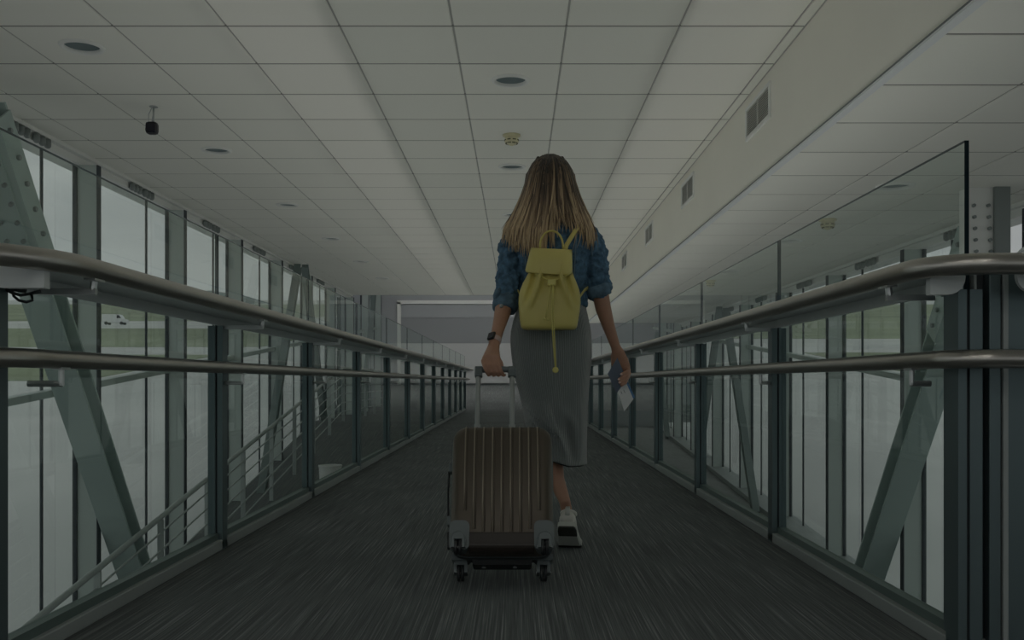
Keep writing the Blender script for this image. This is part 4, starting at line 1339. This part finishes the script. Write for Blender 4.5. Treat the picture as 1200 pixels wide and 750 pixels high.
# shoes
def sneaker(ball, yaw, pitch, name):
    """local: s along the foot (toe +), l lateral, h up; heel part rotates about the ball by pitch"""
    fx, fy = math.sin(yaw), math.cos(yaw)
    def tr(s, l, h):
        if s < 0:
            c, sn = math.cos(pitch), math.sin(pitch)
            # smooth bend near the ball
            s2 = s * c + h * sn * 0.9
            h2 = -s * sn + h * c
            s, h = s2, h2
        return Vector((ball[0] + s * fx + l * fy, ball[1] + s * fy - l * fx, ball[2] + h))
    SECT = [(-0.172, .026, .018), (-0.165, .032, .085), (-0.14, .036, .092), (-0.10, .036, .083), (-0.06, .039, .072), (-0.02, .044, .064), (0.02, .046, .056), (0.05, .042, .049), (0.075, .032, .040), (0.088, .016, .03)]
    def rings(fn):
        out = []
        for (s, w, h) in SECT: out.append(fn(s, w, h))
        return out
    def up(s, w, h):
        r = []
        for k in range(16):
            a = 2 * PI * k / 16
            x = math.cos(a); z = math.sin(a)
            r.append(tr(s, w * math.copysign(abs(x) ** .8, x) * (1 if z < 0.3 else 0.92), 0.018 + (h - 0.018) * (0.5 + 0.5 * math.copysign(abs(z) ** .7, z))))
        return r
    o = MB().loft(rings(up)).build(name, M['shoe'], per, smooth=True)
    def slab(z0, z1, g):
        def fn(s, w, h):
            w2 = w + g
            return [tr(s + (0.004 if s > 0.05 else 0), -w2, z0), tr(s, w2, z0), tr(s, w2 * 1.0, z1), tr(s, -w2, z1)]
        return fn
    sect = SECT
    MB().loft(rings(slab(0.007, 0.030, 0.005))).build('midsole', M['sole'], o, bevel=0.003)
    al = rings(slab(0.0, 0.008, 0.003))
    MB().loft(al[:4]).build('outsole', M['outsole'], o)
    MB().loft(al[3:6]).build('outsole', M['sole'], o)
    MB().loft(al[5:]).build('outsole', M['outsole'], o)
    # collar
    ring = [tr(-0.125 + 0.036 * math.cos(2 * PI * k / 14), 0.030 * math.sin(2 * PI * k / 14), 0.095 + 0.006 * math.cos(2 * PI * k / 14)) for k in range(15)]
    MB().tube(ring, 0.007, 8).build('collar', M['shoe'], o, smooth=True)
    # laces and heel tab
    for k in range(4):
        s = -0.05 + 0.02 * k; hh = 0.075 - 0.006 * k
        MB().tube([tr(s, -0.026, hh - .006), tr(s, 0, hh + 0.002), tr(s, 0.026, hh - .006)], 0.0028, 6).build('lace', M['sole'], o, smooth=True)
    MB().tube([tr(-0.172, 0, 0.06), tr(-0.176, 0, 0.085), tr(-0.168, 0, 0.104)], [(0.010, 0.003)] * 3, 8, side=(1, 0, 0)).build('heel_tab', M['sole'], o, smooth=True)
    return o
sneaker((0.228, 4.075, 0.0), math.radians(9), math.radians(38), 'sneaker')
sneaker((0.085, 4.60, 0.0), math.radians(-3), 0.0, 'sneaker')

# watch on the left wrist
wd = (q(584, 385, 3.88) - LW).normalized()
wc = LW + wd * 0.010
b = MB(); side = Vector((0.9, -0.35, 0.1))
side = (side - wd * side.dot(wd)).normalized(); oth = wd.cross(side)
ring_o = []
for h in (-0.011, -0.009, 0.009, 0.011):
    rr_ = 0.0255 if abs(h) < .01 else 0.0240
    ring_o.append([wc + wd * h + side * (math.cos(2 * PI * k / 24) * rr_) + oth * (math.sin(2 * PI * k / 24) * rr_ * .95) for k in range(24)])
b.loft(ring_o)
wb_ = b.build('watch_band', M['band'], per, smooth=True, angle=50)
dn = Vector((-0.52, -0.85, 0.0)); dn = (dn - wd * dn.dot(wd)).normalized(); ds = wd.cross(dn)
b = MB(); c0_ = wc + dn * 0.022
pp = []
for t in (0, 0.010):
    for (i, j) in ((-1, -1), (1, -1), (1, 1), (-1, 1)): pp.append(c0_ + dn * t + ds * 0.0165 * i + wd * 0.0185 * j)
b.hexa(pp).build('watch_case', M['black'], wb_, bevel=0.004)
pp = []
for t in (0.0095, 0.0115):
    for (i, j) in ((-1, -1), (1, -1), (1, 1), (-1, 1)): pp.append(c0_ + dn * t + ds * 0.0135 * i + wd * 0.0155 * j)
b = MB(); b.hexa(pp).build('watch_face', M['lens'], wb_, bevel=0.0008)

# passport and boarding pass
def slabq(c4, y, th, name, m, par=None, tilt=0.0):
    pts = [q(u, v, y) for u, v in c4]
    b = MB(); b.hexa(pts + [p + Vector((0, th, 0)) for p in pts])
    return b.build(name, m, par, bevel=0.0006 if th > .003 else 0)
pass_c = [(723.5, 419), (712, 438), (722.6, 461), (734.2, 444)]
root = thing('passport', q(723, 440, 4.10), 'dark blue passport held in the right hand of the woman', 'passport')
slabq(pass_c, 4.094, 0.0012, 'cover', M['pass'], root)
slabq([(u * .97 + 723 * .03, v * .97 + 440 * .03) for u, v in pass_c], 4.0953, 0.0035, 'pages', M['paper'], root)
slabq(pass_c, 4.099, 0.0012, 'cover', M['pass'], root)
root = thing('boarding_pass', q(733, 465, 4.105), 'white boarding pass with blue edge sticking out below the passport', 'boarding pass')
tk = [(725, 455), (722.8, 461.2), (731.6, 482), (743.6, 466), (733.5, 444)]
slabq([(724.3, 458.5), (731.6, 482), (742.8, 467), (733.2, 447)], 4.1012, 0.0007, 'sheet', M['paper'], root)
slabq([(732.9, 446.5), (742.2, 467.6), (744, 465.2), (734.4, 444.6)], 4.1005, 0.0014, 'blue_stripe', M['print'], root)
for (u, v, L_) in ((727.5, 459, 6), (730.5, 457, 8)):
    slabq([(u, v), (u + L_ * .22, v + L_ * .5), (u + L_ * .22 + .5, v + L_ * .5 - .4), (u + .5, v - .4)], 4.1006, 0.0006, 'print_line', M['ink'], root)

# ------------------------------------------------------------------ backpack
bp0 = q(644, 387, 3.87)
bag = thing('backpack', (bp0.x, 3.87, bp0.z), 'yellow leather drawstring backpack with front flap worn on the back of the woman', 'backpack')
prof = [(386.5, 616, 672, 3.865, .040, 3.0), (386, 613, 674, 3.865, .052, 3.0), (383.5, 610.5, 676, 3.865, .060, 3.0), (376, 609.2, 677.5, 3.865, .064, 2.8), (366, 608.3, 679.2, 3.865, .066, 2.6), (356, 607.5, 680.4, 3.865, .066, 2.5), (348, 607.8, 680.3, 3.865, .065, 2.4),
        (340, 609.4, 678.8, 3.867, .062, 2.3), (332, 612.6, 676, 3.87, .057, 2.3), (325, 616.5, 673, 3.873, .050, 2.2), (318, 620, 670.5, 3.876, .043, 2.2), (308, 622, 669, 3.88, .038, 2.2), (300, 624, 668, 3.885, .034, 2.2), (296, 628, 664, 3.885, .024, 2.2)]
fine = []
for i in range(len(prof) - 1):
    for s in range(3):
        t = s / 3; fine.append(tuple(prof[i][k] * (1 - t) + prof[i + 1][k] * t for k in range(6)))
fine.append(prof[-1])
rings = []
NB = 96
def pleat(u, v):
    d = 0.0
    # two deep outer pleats and softer ones between
    for (u0, u1, w, amp) in ((633, 622.5, 3.0, .034), (657, 668, 3.0, .034), (640, 636, 2.5, -.008), (650.5, 655, 2.5, -.008), (627, 615, 3.5, -.022), (663, 675, 3.5, -.022)):
        t = (v - 320) / 36.0
        if t > 1.25: continue
        t_ = max(0, min(1.25, t))
        uc = u0 + (u1 - u0) * t_ ** 1.4
        fade = max(0, 1 - (t_ / 1.2) ** 3)
        d += amp * fade * math.exp(-((u - uc) / w) ** 2)
    return d
for (v, ul, ur, yc, ry, pw) in fine:
    out = []
    for k, p in enumerate(ringv(v, ul, ur, yc, ry, NB, pw)):
        p = p.copy(); u = 605 + p.x / p.y * F
        if p.y < yc: p.y += -pleat(u, v) * min(1, (yc - p.y) / 0.02)
        out.append(p)
    rings.append(out)
MB().loft(rings).build('bag_body', M['bag'], bag, smooth=True)
# flap
def flap_pt(s, t):
    # s -1..1 across, t 0..1 from the back edge over the top and down the front
    if t < 0.3:
        k = t / 0.3
        y = 3.925 - 0.085 * k; v = 297 - 5 * math.sin(k * PI / 2); half = 23.5
    else:
        k = (t - 0.3) / 0.7
        y = 3.84 - 0.026 * math.sin(min(1, k * 2.2) * PI / 2) - 0.006 * k; v = 292 + 29.0 * k; half = 23.8 + 3.8 * k
    cu = 646.2 - 3.4 * max(0, (t - .3) / .7)
    rc = 0
    if t > 0.3:
        k = (t - 0.3) / 0.7
        if k > 0.86: half -= 4.2 * (1 - math.sqrt(max(0, 1 - ((k - .86) / .14) ** 2)))
    y += 0.010 * s * s + (0.02 * abs(s) ** 6 if t > .3 else 0)
    return q(cu + s * half, v + 1.6 * s * (0.5 + .5 * t), y)
rows_ = []
ts = [0, .1, .2, .26, .3, .34, .4, .5, .6, .7, .8, .87, .92, .96, .985, 1.0]
for t in ts: rows_.append([flap_pt(-1 + 2 * k / 20, t) for k in range(21)])
b = MB(); b.loft(rows_, closed=False, caps=False)
fo = b.build('flap', M['bag'], bag, smooth=True, fix=False)
sm = fo.modifiers.new('thick', 'SOLIDIFY'); sm.thickness = 0.0045; sm.offset = 0
bake(fo)
# handle loop and straps
hpts = []
for k in range(17):
    a = PI * k / 16
    hpts.append(q(646.3 - 13.6 * math.cos(a), 292 - 21.5 * math.sin(a) ** 0.8, 3.885))
MB().tube(hpts, [(0.0045, 0.0085)] * 17, 10, side=(0, 0, 1)).build('carry_handle', M['bag'], bag, smooth=True)
MB().tube([q(661, 297, 3.925), q(664, 287, 3.928), q(670, 277, 3.934), q(676.5, 267, 3.962), q(682, 262, 3.995), q(684, 262, 4.06), q(686, 272, 4.15), q(690, 300, 4.18), q(692, 330, 4.14), q(688, 338, 4.03), q(685, 340, 3.975), q(680, 347, 3.92), q(674, 360, 3.90)], [(0.0035, 0.0095)] * 13, 8, side=(0, -1, 0)).build('strap', M['bag'], bag, smooth=True)
MB().tube([q(631, 297, 3.925), q(626, 287, 3.946), q(619, 277, 3.952), q(612, 266, 3.975), q(609, 262, 3.99), q(607, 262, 4.06), q(605, 272, 4.15), q(601, 300, 4.18), q(600, 330, 4.14), q(604, 338, 4.03), q(608, 342, 3.96), q(611, 350, 3.91), q(616, 362, 3.90)], [(0.0035, 0.0095)] * 13, 8, side=(0, -1, 0)).build('strap', M['bag'], bag, smooth=True)
# drawstring
cl = MB().box(*sorted((q(641.5, 331, 3.79).x, q(651.5, 331, 3.79).x)), 3.788, 3.808, q(0, 334.5, 3.79).z, q(0, 327, 3.79).z)
clo = cl.build('cord_lock', M['bag_cord'], bag, bevel=0.004)
MB().tube([q(627, 321, 3.817), q(634, 324, 3.808), q(640, 327, 3.803), q(646, 329, 3.802), q(653, 327, 3.803), q(660, 325, 3.808), q(666, 322, 3.818)], 0.0022, 6).build('drawstring', M['bag_cord'], bag, smooth=True)
MB().tube([q(645, 333, 3.787), q(643.5, 345, 3.784), q(641.5, 360, 3.784), q(640, 372, 3.787)], 0.0022, 6).build('drawstring', M['bag_cord'], bag, smooth=True)
MB().tube([q(647.8, 333, 3.786), q(647, 350, 3.783), q(646.8, 368, 3.784), q(647.4, 386, 3.787), q(648.5, 405, 3.792), q(650.8, 431, 3.80)], 0.0024, 6).build('drawstring', M['bag_cord'], bag, smooth=True)
MB().tube([q(648.6, 333, 3.789), q(648.6, 350, 3.786), q(648.8, 368, 3.787), q(649.4, 386, 3.790), q(650.2, 405, 3.795), q(651.6, 431, 3.803)], 0.0024, 6).build('drawstring', M['bag_cord'], bag, smooth=True)
for (u, v) in ((638.3, 373.5), (642, 374.5)):
    MB().ell(q(u, v, 3.787), (0.004, 0.004, 0.005), 8, 6).build('cord_tip', M['bag_cord'], bag, smooth=True)
MB().lathe([(0.001, -.006), (0.010, -.006), (0.013, -0.002), (0.013, 0.003), (0.005, 0.006), (0.001, 0.006)], q(651, 433.5, 3.80), 8, axis='y').build('cord_tip', M['bag_cord'], bag)
